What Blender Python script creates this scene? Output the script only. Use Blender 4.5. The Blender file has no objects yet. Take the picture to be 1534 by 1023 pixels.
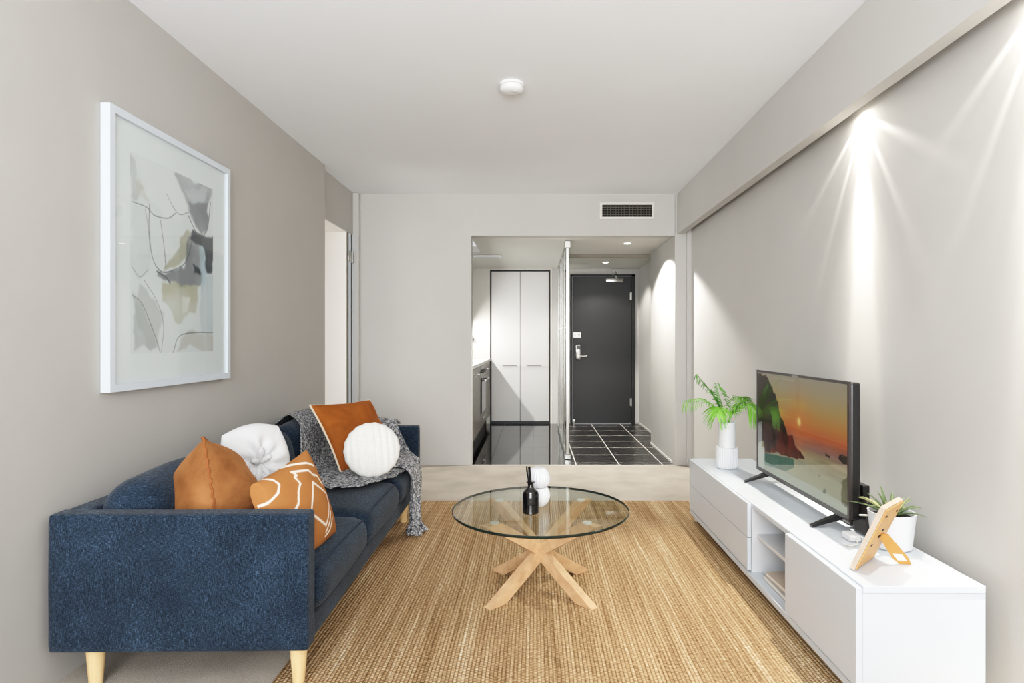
import bpy, bmesh, math, random
import numpy as np
from mathutils import Vector, Matrix, noise
random.seed(7)
C = bpy.context.scene.collection
PI = math.pi
F, CX, CY, H = 890.0, 800.0, 510.0, 1.15      # focal length and vanishing point in pixels, eye height

def at(px, py, Y):
    return Vector(((px - CX) * Y / F, Y, H - (py - CY) * Y / F))

def s2l(c):
    return tuple((x / 12.92 if x <= .04045 else ((x + .055) / 1.055) ** 2.4) for x in c)
def rgb(r, g, b):
    return s2l((r / 255, g / 255, b / 255)) + (1,)

# ------------------------------------------------------------------ materials
def new_mat(name):
    m = bpy.data.materials.new(name); m.use_nodes = True
    nt = m.node_tree
    return m, nt, nt.nodes['Principled BSDF']

def coord(nt, scale=(1, 1, 1), kind='Object'):
    tc = nt.nodes.new('ShaderNodeTexCoord'); mp = nt.nodes.new('ShaderNodeMapping')
    mp.inputs['Scale'].default_value = scale
    nt.links.new(tc.outputs[kind], mp.inputs[0])
    return mp.outputs[0]

def noise_tex(nt, vec, scale, detail=3, rough=.5):
    n = nt.nodes.new('ShaderNodeTexNoise'); n.inputs['Scale'].default_value = scale
    n.inputs['Detail'].default_value = detail; n.inputs['Roughness'].default_value = rough
    nt.links.new(vec, n.inputs['Vector']); return n.outputs['Fac']

def ramp(nt, fac, stops):
    r = nt.nodes.new('ShaderNodeValToRGB'); e = r.color_ramp.elements
    while len(e) < len(stops): e.new(.5)
    for k, (p, c) in enumerate(stops):
        e[k].position = p; e[k].color = c
    nt.links.new(fac, r.inputs[0]); return r.outputs[0]

def bump(nt, b, height, strength, dist=.01):
    n = nt.nodes.new('ShaderNodeBump'); n.inputs['Strength'].default_value = strength
    n.inputs['Distance'].default_value = dist
    nt.links.new(height, n.inputs['Height']); nt.links.new(n.outputs[0], b.inputs['Normal'])

def mth(nt, op, a, b=None):
    n = nt.nodes.new('ShaderNodeMath'); n.operation = op
    for k, v in enumerate((a, b)):
        if v is None: continue
        if isinstance(v, (int, float)): n.inputs[k].default_value = v
        else: nt.links.new(v, n.inputs[k])
    return n.outputs[0]

def mix(nt, fac, a, b, mode='MIX'):
    n = nt.nodes.new('ShaderNodeMix'); n.data_type = 'RGBA'; n.blend_type = mode
    for s, v in ((0, fac), (6, a), (7, b)):
        if isinstance(v, (int, float, tuple)): n.inputs[s].default_value = v
        else: nt.links.new(v, n.inputs[s])
    return n.outputs[2]

def plain(name, col, rough=.5, metal=0, var=.04, vscale=6, bmp=0, bscale=200, spec=.5, coat=0):
    m, nt, b = new_mat(name)
    v = coord(nt)
    f = noise_tex(nt, v, vscale, 3)
    lo = tuple(x * (1 - var) for x in col[:3]) + (1,); hi = tuple(min(1, x * (1 + var)) for x in col[:3]) + (1,)
    nt.links.new(ramp(nt, f, [(.3, lo), (.7, hi)]), b.inputs['Base Color'])
    b.inputs['Roughness'].default_value = rough; b.inputs['Metallic'].default_value = metal
    b.inputs['Specular IOR Level'].default_value = spec
    b.inputs['Coat Weight'].default_value = coat
    if bmp: bump(nt, b, noise_tex(nt, v, bscale, 2), bmp, .002)
    return m

def fabric(name, lo, mid, hi, s=1.0, sheen=.1, bmp=.5):
    """woven cloth: two crossed sets of threads with slub noise"""
    m, nt, b = new_mat(name)
    v = coord(nt)
    a1 = noise_tex(nt, coord(nt, (90 * s, 90 * s, 800 * s)), 1, 2)
    a2 = noise_tex(nt, coord(nt, (800 * s, 800 * s, 90 * s)), 1, 2)
    t = mth(nt, 'MULTIPLY', mth(nt, 'ADD', a1, a2), .5)
    big = noise_tex(nt, v, 5, 3)
    t2 = mth(nt, 'ADD', mth(nt, 'MULTIPLY', t, .85), mth(nt, 'MULTIPLY', big, .15))
    nt.links.new(ramp(nt, t2, [(.36, lo), (.5, mid), (.66, hi)]), b.inputs['Base Color'])
    b.inputs['Roughness'].default_value = .9; b.inputs['Specular IOR Level'].default_value = .15
    b.inputs['Sheen Weight'].default_value = sheen
    bump(nt, b, t, bmp, .003)
    return m

def velvet(name, lo, hi, sheen=.6):
    m, nt, b = new_mat(name)
    f = noise_tex(nt, coord(nt), 9, 4, .6)
    nt.links.new(ramp(nt, f, [(.3, lo), (.7, hi)]), b.inputs['Base Color'])
    b.inputs['Roughness'].default_value = .75; b.inputs['Specular IOR Level'].default_value = .2
    b.inputs['Sheen Weight'].default_value = sheen; b.inputs['Sheen Roughness'].default_value = .35
    b.inputs['Sheen Tint'].default_value = hi
    bump(nt, b, noise_tex(nt, coord(nt), 350, 2), .25, .002)
    return m

def wood(name, lo, hi, axis=(2, 40, 40), rough=.45):
    m, nt, b = new_mat(name)
    f = noise_tex(nt, coord(nt, axis), 1.6, 5, .6)
    nt.links.new(ramp(nt, f, [(.3, lo), (.7, hi)]), b.inputs['Base Color'])
    b.inputs['Roughness'].default_value = rough
    bump(nt, b, f, .08, .002)
    return m

def emit(name, col, s):
    m, nt, b = new_mat(name)
    b.inputs['Base Color'].default_value = col
    b.inputs['Emission Color'].default_value = col; b.inputs['Emission Strength'].default_value = s
    return m

def glass(name, tint, refl=1.0, rough=0.0, ior=1.5):
    """thin pane: tinted see-through with Fresnel mirror on top"""
    m = bpy.data.materials.new(name); m.use_nodes = True; nt = m.node_tree
    nt.nodes.remove(nt.nodes['Principled BSDF'])
    tr = nt.nodes.new('ShaderNodeBsdfTransparent'); tr.inputs[0].default_value = tint
    gl = nt.nodes.new('ShaderNodeBsdfGlossy'); gl.inputs['Roughness'].default_value = rough
    gl.inputs['Color'].default_value = (.95, .97, .96, 1)
    ge = nt.nodes.new('ShaderNodeNewGeometry'); dt = nt.nodes.new('ShaderNodeVectorMath'); dt.operation = 'DOT_PRODUCT'
    nt.links.new(ge.outputs['Incoming'], dt.inputs[0]); nt.links.new(ge.outputs['Normal'], dt.inputs[1])
    f0 = ((ior - 1) / (ior + 1)) ** 2
    sch = mth(nt, 'ADD', mth(nt, 'MULTIPLY', mth(nt, 'POWER', mth(nt, 'SUBTRACT', 1.0, mth(nt, 'ABSOLUTE', dt.outputs['Value'])), 5.0), 1 - f0), f0)
    n = noise_tex(nt, coord(nt), 3, 1)
    fac = mth(nt, 'MULTIPLY', sch, mth(nt, 'ADD', mth(nt, 'MULTIPLY', n, .05), refl))
    ms = nt.nodes.new('ShaderNodeMixShader')
    nt.links.new(fac, ms.inputs[0]); nt.links.new(tr.outputs[0], ms.inputs[1]); nt.links.new(gl.outputs[0], ms.inputs[2])
    nt.links.new(ms.outputs[0], nt.nodes['Material Output'].inputs['Surface'])
    return m

def vcol(name, rough=.5, emission=0, coat=0, spec=.5, bmp=0):
    m, nt, b = new_mat(name)
    a = nt.nodes.new('ShaderNodeVertexColor'); a.layer_name = 'Col'
    b.inputs['Roughness'].default_value = rough; b.inputs['Specular IOR Level'].default_value = spec
    b.inputs['Coat Weight'].default_value = coat; b.inputs['Coat Roughness'].default_value = .03
    nt.links.new(a.outputs[0], b.inputs['Base Color'])
    if emission:
        nt.links.new(a.outputs[0], b.inputs['Emission Color']); b.inputs['Emission Strength'].default_value = emission
        b.inputs['Base Color'].default_value = (0, 0, 0, 1)
        for l in list(nt.links):
            if l.to_socket == b.inputs['Base Color']: nt.links.remove(l)
    if bmp: bump(nt, b, noise_tex(nt, coord(nt), 500, 2), bmp, .002)
    return m

M = {}
M['wall'] = plain('wall_paint', rgb(192, 190, 186), .75, var=.02, vscale=2.5, bmp=.05, bscale=260, spec=.3)
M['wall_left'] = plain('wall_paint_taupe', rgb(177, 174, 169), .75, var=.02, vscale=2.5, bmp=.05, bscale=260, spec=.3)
M['wall_light'] = plain('wall_paint_light', rgb(222, 217, 210), .7, var=.015, vscale=2.5)
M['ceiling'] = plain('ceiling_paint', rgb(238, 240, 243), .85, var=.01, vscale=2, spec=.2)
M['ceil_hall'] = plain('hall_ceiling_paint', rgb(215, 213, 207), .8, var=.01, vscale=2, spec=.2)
M['handle'] = plain('dull_metal', rgb(112, 110, 108), .4, .6, var=.04, vscale=8)
M['gap_shade'] = plain('gap_shade_grey', rgb(110, 105, 98), .7, var=.04, vscale=8)
M['pad'] = plain('pad_metal', rgb(214, 212, 206), .45, .3, var=.04, vscale=8)
M['pale_wood'] = wood('pale_moulding', rgb(190, 168, 148), rgb(212, 192, 172), (30, 6, 6))
M['beam'] = plain('beam_taupe', rgb(128, 121, 112), .7, var=.02, vscale=3)
M['white'] = plain('white_lacquer', rgb(204, 212, 220), .32, var=.01, vscale=3)
M['white_in'] = plain('white_board', rgb(210, 213, 217), .5, var=.015, vscale=3)
M['white_plastic'] = plain('white_plastic', rgb(236, 236, 236), .4, var=.01, vscale=20)
M['ceramic'] = plain('white_ceramic', rgb(220, 222, 225), .45, var=.015, vscale=12)
M['black'] = plain('black_plastic', rgb(24, 23, 24), .3, var=.1, vscale=20)
M['bezel'] = plain('dark_bezel', rgb(52, 46, 45), .3, var=.08, vscale=20)
M['black_gloss'] = plain('black_glass', rgb(8, 8, 9), .06, var=.1, vscale=10, coat=.6)
M['door_black'] = plain('door_black_paint', rgb(20, 20, 21), .45, var=.06, vscale=2)
M['frame_black'] = plain('black_frame_paint', rgb(10, 10, 11), .5, var=.06, vscale=3)
M['chrome'] = plain('satin_metal', rgb(178, 177, 173), .3, 1, var=.04, vscale=8)
M['steel'] = plain('brushed_steel', rgb(150, 147, 142), .3, 1, var=.06, vscale=8)
M['cab'] = plain('cabinet_grey_white', rgb(208, 206, 203), .4, var=.015, vscale=2)
M['bench'] = wood('kitchen_front_laminate', rgb(120, 112, 104), rgb(146, 137, 128), (2, 3, 60), .35)
M['stone'] = plain('benchtop_stone', rgb(225, 226, 222), .2, var=.02, vscale=25)
M['blue'] = fabric('navy_weave', rgb(8, 14, 22), rgb(27, 39, 53), rgb(70, 90, 110))
M['pipe_blue'] = plain('navy_piping', rgb(30, 44, 64), .8, var=.05, vscale=30)
M['beech'] = wood('pale_beech', rgb(226, 186, 130), rgb(242, 208, 156), (40, 40, 3))
M['oak'] = wood('natural_oak', rgb(184, 142, 104), rgb(214, 174, 134), (14, 14, 14))
M['pine'] = wood('frame_pine', rgb(196, 142, 82), rgb(216, 164, 102), (30, 6, 6))
M['tan_velvet'] = velvet('tan_velvet', rgb(124, 76, 42), rgb(164, 110, 68))
M['rust_velvet'] = velvet('rust_velvet', rgb(124, 66, 22), rgb(158, 88, 34))
M['seam'] = plain('tan_seam', rgb(140, 78, 34), .8, var=.1, vscale=60)
M['cream_pipe'] = plain('cream_piping', rgb(224, 206, 180), .8, var=.05, vscale=60)
M['white_fab'] = plain('white_cotton', rgb(226, 226, 227), .9, var=.03, vscale=14, bmp=.3, bscale=400, spec=.1)
M['boucle'] = plain('white_ribbed_cotton', rgb(232, 231, 226), .95, var=.04, vscale=60, bmp=.6, bscale=160, spec=.1)
M['tan_print'] = vcol('tan_printed_cotton', .9, spec=.1, bmp=.15)
M['green'] = plain('palm_green', rgb(112, 176, 58), .45, var=.35, vscale=9)
M['green_dark'] = plain('palm_green_dark', rgb(78, 140, 48), .5, var=.35, vscale=9)
M['agave'] = plain('agave_green', rgb(98, 116, 78), .5, var=.3, vscale=16)
M['agave_tip'] = plain('agave_pale', rgb(170, 176, 120), .5, var=.25, vscale=16)
M['soil'] = plain('soil', rgb(58, 46, 36), .95, var=.3, vscale=90, bmp=.8, bscale=90)
M['mat_board'] = plain('mat_board', rgb(226, 230, 231), .8, var=.01, vscale=4)
M['paper'] = plain('paper', rgb(236, 232, 226), .8, var=.03, vscale=30)
M['bookcover'] = plain('book_cover_beige', rgb(196, 182, 166), .6, var=.05, vscale=10)
M['bookgrey'] = plain('book_cover_grey', rgb(176, 172, 168), .6, var=.05, vscale=10)
M['vent_dark'] = plain('vent_dark', rgb(14, 14, 14), .8, var=.2, vscale=20)
M['vent_slat'] = plain('vent_slat', rgb(86, 80, 68), .5, var=.05, vscale=20)
M['lamp'] = emit('lamp_glow', (1, .93, .8, 1), 14)
M['strip'] = emit('strip_glow', (1, .98, .93, 1), 6)
M['cord'] = plain('cord_white', rgb(225, 222, 214), .5, var=.03, vscale=30)
M['glass_clear'] = glass('picture_glass', (.97, .985, .985, 1), .75)
M['glass_table'] = glass('table_glass', (.90, .93, .91, 1), .62, ior=1.55)
M['glass_edge'] = plain('table_glass_edge', rgb(20, 34, 30), .08, var=.2, vscale=10)
M['glass_screen'] = glass('screen_glass', (.50, .51, .50, 1), .7, .03)
M['tv_glass'] = glass('tv_glass', (1, 1, 1, 1), .8, .02)

def carpet_mat():
    m, nt, b = new_mat('carpet_pile')
    v = coord(nt)
    f = noise_tex(nt, v, 260, 2, .7); g = noise_tex(nt, v, 3.5, 3)
    t = mth(nt, 'ADD', mth(nt, 'MULTIPLY', f, .65), mth(nt, 'MULTIPLY', g, .35))
    nt.links.new(ramp(nt, t, [(.35, rgb(152, 144, 134)), (.65, rgb(204, 195, 182))]), b.inputs['Base Color'])
    b.inputs['Roughness'].default_value = .98; b.inputs['Specular IOR Level'].default_value = .05
    bump(nt, b, f, .8, .006)
    return m
M['carpet'] = carpet_mat()

def rug_mat():
    """jute: rows of knots, with streaky yarn colour running along the room"""
    m, nt, b = new_mat('jute_weave')
    tc = nt.nodes.new('ShaderNodeTexCoord'); sp = nt.nodes.new('ShaderNodeSeparateXYZ')
    nt.links.new(tc.outputs['Object'], sp.inputs[0])
    wob = noise_tex(nt, coord(nt, (3, 3, 3)), 2, 2)
    x = mth(nt, 'ADD', sp.outputs[0], mth(nt, 'MULTIPLY', wob, .006)); y = sp.outputs[1]
    px_, py_ = 2 * PI / .0135, 2 * PI / .0165
    row = mth(nt, 'ABSOLUTE', mth(nt, 'SINE', mth(nt, 'MULTIPLY', x, px_ / 2)))
    colm = mth(nt, 'FLOOR', mth(nt, 'DIVIDE', x, .0135))
    ph = mth(nt, 'MULTIPLY', mth(nt, 'MODULO', colm, 2.0), PI / 2)
    knot = mth(nt, 'ABSOLUTE', mth(nt, 'SINE', mth(nt, 'ADD', mth(nt, 'MULTIPLY', y, py_ / 2), ph)))
    h = mth(nt, 'MULTIPLY', mth(nt, 'POWER', row, .6), mth(nt, 'ADD', mth(nt, 'MULTIPLY', mth(nt, 'POWER', knot, .7), .75), .25))
    streak = noise_tex(nt, coord(nt, (52, 1.1, 1)), 1, 4, .65)
    streak2 = noise_tex(nt, coord(nt, (10, .8, 1)), 1, 2)
    fine = noise_tex(nt, coord(nt, (74, 60, 1)), 1, 1)
    t = mth(nt, 'ADD', mth(nt, 'ADD', mth(nt, 'MULTIPLY', streak, .5), mth(nt, 'MULTIPLY', streak2, .2)), mth(nt, 'MULTIPLY', fine, .3))
    col = ramp(nt, t, [(.34, rgb(112, 86, 58)), (.46, rgb(166, 134, 99)), (.57, rgb(194, 164, 127)), (.68, rgb(236, 217, 187))])
    dark = ramp(nt, h, [(0, (.36, .33, .29, 1)), (.5, (.9, .9, .9, 1)), (1, (1.08, 1.08, 1.08, 1))])
    nt.links.new(mix(nt, 1.0, col, dark, 'MULTIPLY'), b.inputs['Base Color'])
    b.inputs['Roughness'].default_value = .95; b.inputs['Specular IOR Level'].default_value = .08
    bump(nt, b, h, .8, .006)
    return m
M['rug'] = rug_mat()

def knit_mat():
    m, nt, b = new_mat('grey_melange_knit')
    v = coord(nt)
    f = noise_tex(nt, v, 75, 3, .85); w = nt.nodes.new('ShaderNodeTexWave'); w.inputs['Scale'].default_value = 38
    w.inputs['Distortion'].default_value = 3; nt.links.new(v, w.inputs[0])
    t = f
    nt.links.new(ramp(nt, t, [(.38, rgb(58, 62, 70)), (.49, rgb(118, 120, 124)), (.60, rgb(206, 206, 206))]), b.inputs['Base Color'])
    b.inputs['Roughness'].default_value = .95; b.inputs['Specular IOR Level'].default_value = .05
    bump(nt, b, t, 1.0, .008)
    return m
M['knit'] = knit_mat()

def tile_mat(name, lo, hi, grout, rough, gw=.004):
    """square tiles on a 0.4 m grid, grout lines in world coordinates"""
    m, nt, b = new_mat(name)
    tc = nt.nodes.new('ShaderNodeTexCoord'); sp = nt.nodes.new('ShaderNodeSeparateXYZ')
    nt.links.new(tc.outputs['Object'], sp.inputs[0])
    def line(s, off):
        q = mth(nt, 'ABSOLUTE', mth(nt, 'SUBTRACT', mth(nt, 'FRACT', mth(nt, 'DIVIDE', mth(nt, 'SUBTRACT', s, off), .4)), .5))
        return mth(nt, 'GREATER_THAN', q, .5 - gw / .4)
    g = mth(nt, 'MAXIMUM', line(sp.outputs[0], -8.01), line(sp.outputs[1], -8.02))
    f = noise_tex(nt, coord(nt, (3, 26, 3)), 2, 5, .65)
    col = ramp(nt, f, [(.35, lo), (.7, hi)])
    nt.links.new(mix(nt, g, col, grout), b.inputs['Base Color'])
    r = mth(nt, 'ADD', mth(nt, 'MULTIPLY', g, .5), mth(nt, 'ADD', mth(nt, 'MULTIPLY', f, rough), rough * .5))
    nt.links.new(r, b.inputs['Roughness'])
    b.inputs['Specular IOR Level'].default_value = .8
    return m
M['tile_hall'] = tile_mat('slate_tile', rgb(12, 12, 12), rgb(44, 41, 40), rgb(220, 216, 208), .3)
M['tile_kitchen'] = tile_mat('polished_black_tile', rgb(10, 13, 13), rgb(20, 25, 25), rgb(6, 7, 7), .05, .002)
M['tile_kitchen'].node_tree.nodes['Principled BSDF'].inputs['Coat Weight'].default_value = 0
M['tile_kitchen'].node_tree.nodes['Principled BSDF'].inputs['Specular IOR Level'].default_value = .95

# ------------------------------------------------------------------ mesh helpers
def tag(o, label=None, cat=None, group=None, kind=None):
    if label: o['label'] = label
    if cat: o['category'] = cat
    if group: o['group'] = group
    if kind: o['kind'] = kind
    return o

def thing(name, label, cat, loc=(0, 0, 0), rotz=0, group=None):
    o = bpy.data.objects.new(name, None); C.objects.link(o)
    o.empty_display_size = .1
    o.location = loc; o.rotation_euler = (0, 0, rotz)
    return tag(o, label, cat, group)

def obj(name, bm, mat, parent=None, smooth=False, loc=None, rot=None, angle=None, label=None):
    me = bpy.data.meshes.new(name)
    bmesh.ops.recalc_face_normals(bm, faces=bm.faces)
    if angle is not None:
        lim = math.radians(angle)
        for f in bm.faces: f.smooth = True
        for e in bm.edges:
            if len(e.link_faces) == 2 and e.calc_face_angle(0) > lim: e.smooth = False
    elif smooth:
        for f in bm.faces: f.smooth = True
    bm.to_mesh(me); bm.free()
    me.materials.append(mat)
    o = bpy.data.objects.new(name, me); C.objects.link(o)
    if parent: o.parent = parent
    if loc: o.location = loc
    if rot: o.rotation_euler = rot
    if label: o['label'] = label
    return o

def struct(name, bm, mat, parent=None, **k):
    o = obj(name, bm, mat, parent, **k)
    if not parent: o['kind'] = 'structure'
    return o

def box(bm, x0, x1, y0, y1, z0, z1, bev=0, seg=2):
    r = bmesh.ops.create_cube(bm, size=1)
    vs = r['verts']
    for v in vs:
        v.co = Vector(((x0 + x1) / 2 + v.co.x * (x1 - x0), (y0 + y1) / 2 + v.co.y * (y1 - y0), (z0 + z1) / 2 + v.co.z * (z1 - z0)))
    if bev:
        es = list({e for v in vs for e in v.link_edges})
        bmesh.ops.bevel(bm, geom=es, offset=bev, segments=seg, profile=.5, affect='EDGES')
    return bm

def BX(*a, **k):
    return box(bmesh.new(), *a, **k)

def quad(bm, pts):
    return bm.faces.new([bm.verts.new(p) for p in pts])

def lathe(bm, prof, n=32, flute=0, nfl=0, zr=None, cx=0, cy=0):
    """turn a (radius, z) outline about z; optional fluting between z heights zr"""
    rings = []
    for r, z in prof:
        ring = []
        for k in range(n):
            a = 2 * PI * k / n
            rr = r
            if flute and zr[0] <= z <= zr[1]: rr = r - flute * (1 - abs(math.cos(a * nfl / 2))) if r > flute * 2 else r
            ring.append(bm.verts.new((cx + rr * math.cos(a), cy + rr * math.sin(a), z)))
        rings.append(ring)
    for a, b in zip(rings, rings[1:]):
        for k in range(n):
            bm.faces.new((a[k], a[(k + 1) % n], b[(k + 1) % n], b[k]))
    bm.faces.new(rings[0]); bm.faces.new(rings[-1])
    return bm

def tube(bm, pts, r, n=8, closed=False, taper=None):
    pts = [Vector(p) for p in pts]; N = len(pts); rings = []
    for i, p in enumerate(pts):
        if closed: t = pts[(i + 1) % N] - pts[i - 1]
        else: t = pts[min(i + 1, N - 1)] - pts[max(i - 1, 0)]
        t.normalize()
        up = Vector((0, 0, 1)) if abs(t.z) < .95 else Vector((1, 0, 0))
        a = t.cross(up).normalized(); b = t.cross(a).normalized()
        rr = r * (taper(i / (N - 1)) if taper else 1)
        rings.append([bm.verts.new(p + a * rr * math.cos(2 * PI * k / n) + b * rr * math.sin(2 * PI * k / n)) for k in range(n)])
    for i in range(N if closed else N - 1):
        a, b = rings[i], rings[(i + 1) % N]
        for k in range(n):
            bm.faces.new((a[k], a[(k + 1) % n], b[(k + 1) % n], b[k]))
    if not closed:
        bm.faces.new(rings[0]); bm.faces.new(rings[-1])
    return bm

def catmull(pts, n=8):
    P = [Vector(p) for p in pts]; P = [2 * P[0] - P[1]] + P + [2 * P[-1] - P[-2]]; out = []
    for i in range(1, len(P) - 2):
        for k in range(n):
            t = k / n
            out.append(.5 * (2 * P[i] + (P[i + 1] - P[i - 1]) * t + (2 * P[i - 1] - 5 * P[i] + 4 * P[i + 1] - P[i + 2]) * t * t + (3 * P[i] - P[i - 1] - 3 * P[i + 1] + P[i + 2]) * t ** 3))
    out.append(P[-2]); return out

def rbox(bm, lo, hi, r, n=14, crown=(0, 0, 0), wob=0, seed=0):
    """soft cushion: a box with round edges whose faces swell out by crown"""
    lo, hi = Vector(lo), Vector(hi); c = (lo + hi) / 2; h = (hi - lo) / 2
    g = bmesh.new(); bmesh.ops.create_cube(g, size=2)
    bmesh.ops.subdivide_edges(g, edges=g.edges[:], cuts=n, use_grid_fill=True)
    for v in g.verts:
        t = Vector([math.sin(max(-1, min(1, x)) * PI / 2) for x in v.co])
        p = Vector([t[k] * h[k] for k in range(3)])
        q = Vector([max(-(h[k] - r), min(h[k] - r, p[k])) for k in range(3)])
        d = p - q
        if d.length > 1e-9: p = q + d.normalized() * r
        u = [max(0, 1 - (p[k] / h[k]) ** 2) for k in range(3)]
        for k in range(3):
            i, j = (k + 1) % 3, (k + 2) % 3
            p[k] += crown[k] * (p[k] / h[k]) * (u[i] * u[j]) ** .6
        if wob:
            nv = noise.noise_vector((p + Vector((seed * 3.1, 0, 0))) * 5)
            p += nv * wob
        v.co = c + p
    me = bpy.data.meshes.new('t'); g.to_mesh(me); g.free(); bm.from_mesh(me); bpy.data.meshes.remove(me)
    return bm

def beam(bm, p, q, w, h, z0, z1):
    """square timber from p to q cut level at z0 and z1"""
    p, q = Vector(p), Vector(q); d = (q - p).normalized()
    s = Vector((-d.y, d.x, 0)).normalized(); u = s.cross(d).normalized()
    a, b = p - d * .2, q + d * .2
    vs = []
    for c in (a, b):
        vs.append([bm.verts.new(c + s * sx * w / 2 + u * sy * h / 2) for sx, sy in ((-1, -1), (1, -1), (1, 1), (-1, 1))])
    fs = [bm.faces.new(vs[0]), bm.faces.new(vs[1])]
    for k in range(4): fs.append(bm.faces.new((vs[0][k], vs[0][(k + 1) % 4], vs[1][(k + 1) % 4], vs[1][k])))
    for z, n in ((z0, -1), (z1, 1)):
        geo = bm.verts[:] + bm.edges[:] + bm.faces[:]
        r = bmesh.ops.bisect_plane(bm, geom=geo, plane_co=(0, 0, z), plane_no=(0, 0, n), clear_outer=True)
        bmesh.ops.contextual_create(bm, geom=[e for e in r['geom_cut'] if isinstance(e, bmesh.types.BMEdge)])
    return bm

def pillow(w, h, t, n=26, pinch=.10, wob=.008, seed=0, power=.5):
    """stuffed cushion in its own xy plane, front towards +z; returns bmesh"""
    bm = bmesh.new(); sheets = []
    for side in (1, -1):
        g = []
        for j in range(n + 1):
            row = []
            for i in range(n + 1):
                u = math.sin((2 * i / n - 1) * PI / 2); v = math.sin((2 * j / n - 1) * PI / 2)
                x = w / 2 * u * (1 - pinch * (1 - v * v)); y = h / 2 * v * (1 - pinch * (1 - u * u))
                k = max(0, (1 - u * u) * (1 - v * v)) ** power
                z = side * t / 2 * k
                if wob:
                    z += side * wob * 2 * k ** .5 * noise.noise(Vector((x * 9, y * 9, seed * 7 + side))) * (k > 0)
                row.append(bm.verts.new((x, y, z)))
            g.append(row)
        for j in range(n):
            for i in range(n):
                bm.faces.new((g[j][i], g[j][i + 1], g[j + 1][i + 1], g[j + 1][i]))
    bmesh.ops.remove_doubles(bm, verts=bm.verts, dist=1e-5)
    return bm

def basis(loc, n, up):
    """object matrix whose local z is n and local y lies along up"""
    n = Vector(n).normalized(); up = Vector(up); x = up.cross(n).normalized(); y = n.cross(x)
    return Matrix.Translation(loc) @ Matrix((x, y, n)).transposed().to_4x4()

def set_cols(o, cols):
    a = o.data.color_attributes.new('Col', 'FLOAT_COLOR', 'POINT')
    arr = np.ones((len(o.data.vertices), 4), dtype=np.float32); arr[:, :3] = cols
    a.data.foreach_set('color', arr.ravel())

def inside(P, poly):
    x, y = P[:, 0], P[:, 1]; r = np.zeros(len(P), bool); n = len(poly)
    for i in range(n):
        x0, y0 = poly[i]; x1, y1 = poly[(i + 1) % n]
        if y0 == y1: continue
        c = ((y0 > y) != (y1 > y)) & (x < (x1 - x0) * (y - y0) / (y1 - y0) + x0)
        r ^= c
    return r

def pdist(P, line):
    d = np.full(len(P), 1e9)
    for a, b in zip(line, line[1:]):
        a, b = np.array(a, float), np.array(b, float); ab = b - a; L = max(1e-12, (ab ** 2).sum())
        t = np.clip(((P - a) @ ab) / L, 0, 1)
        d = np.minimum(d, np.linalg.norm(P - a - t[:, None] * ab, axis=1))
    return d

def nz(P, s, seed=0, oct=3):
    """value noise on an (N,2) array"""
    out = np.zeros(len(P)); amp = 1; tot = 0
    for o in range(oct):
        q = P * s + seed * 17.3 + o * 31.7; i = np.floor(q).astype(int); f = q - i; f = f * f * (3 - 2 * f)
        def hsh(a, b):
            v = np.sin(a * 127.1 + b * 311.7 + seed * 74.7) * 43758.5453
            return v - np.floor(v)
        a = hsh(i[:, 0], i[:, 1]); b = hsh(i[:, 0] + 1, i[:, 1]); c = hsh(i[:, 0], i[:, 1] + 1); d = hsh(i[:, 0] + 1, i[:, 1] + 1)
        out += amp * ((a * (1 - f[:, 0]) + b * f[:, 0]) * (1 - f[:, 1]) + (c * (1 - f[:, 0]) + d * f[:, 0]) * f[:, 1])
        tot += amp; amp *= .5; s *= 2
    return out / tot

def L3(c): return np.array(s2l([x / 255 for x in c]))

# ------------------------------------------------------------------ the room
YB = 5.47                      # far wall of the living room
XL, XLR, XB, XR = -1.604, -1.65, 1.315, 1.44
ZC, ZH = 2.496, 2.115
YR = -4.2                      # rear, open to the window light
struct('floor', BX(-1.9, 1.6, YR, YB - .002, -.1, 0), M['carpet'])
struct('floor_hall', BX(.325, 1.75, YB + .012, 8.3, -.1, 0), M['tile_hall'])
struct('floor_kitchen', BX(-1.4, .324, YB + .012, 8.4, -.1, 0), M['tile_kitchen'])
struct('trim_1', BX(-.58, 1.30, YB - .002, YB + .012, -.09, .004), M['wall_light'])       # threshold strip
struct('ceiling', BX(-1.9, 1.6, YR, YB + .12, ZC, ZC + .1), M['ceiling'])
struct('wall_left', BX(XL - .12, XL, YR, 4.56, 0, ZC), M['wall_left'])
# recessed stretch beyond it, with the side doorway
bm = BX(XLR - .30, XLR, 4.561, 5.23, 2.112, ZC)
struct('wall_lintel', bm, M['wall_left'])
struct('ceiling_soffit_lightened', BX(XLR - .30, XLR - .001, 4.562, 5.229, 2.106, 2.1115), M['wall_light'])  # added slab; its paler paint stands in for light bounced on the soffit
struct('wall_reveal', BX(-3.2, XLR - .004, 5.231, 5.46, 0, 2.2), M['wall_light'])
struct('wall_side_room', BX(-3.3, -3.2, 4.0, 5.46, 0, 2.2), M['wall_light'])
struct('ceiling_side_room', BX(-3.3, -1.951, 4.0, 5.46, 2.112, 2.2), M['wall_light'])
struct('floor_side_room', BX(-3.3, -1.901, 4.0, 5.46, -.1, 0), M['carpet'])
bm = BX(XLR - .06, XLR + .001, 5.2315, 5.404, 2.112, ZC); struct('trim_2', bm, M['wall_left'])
bm = BX(XLR - .003, XLR + .055, 5.405, 5.469, 0, ZC - .001, bev=.008); struct('trim_3', bm, M['wall'])
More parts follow.
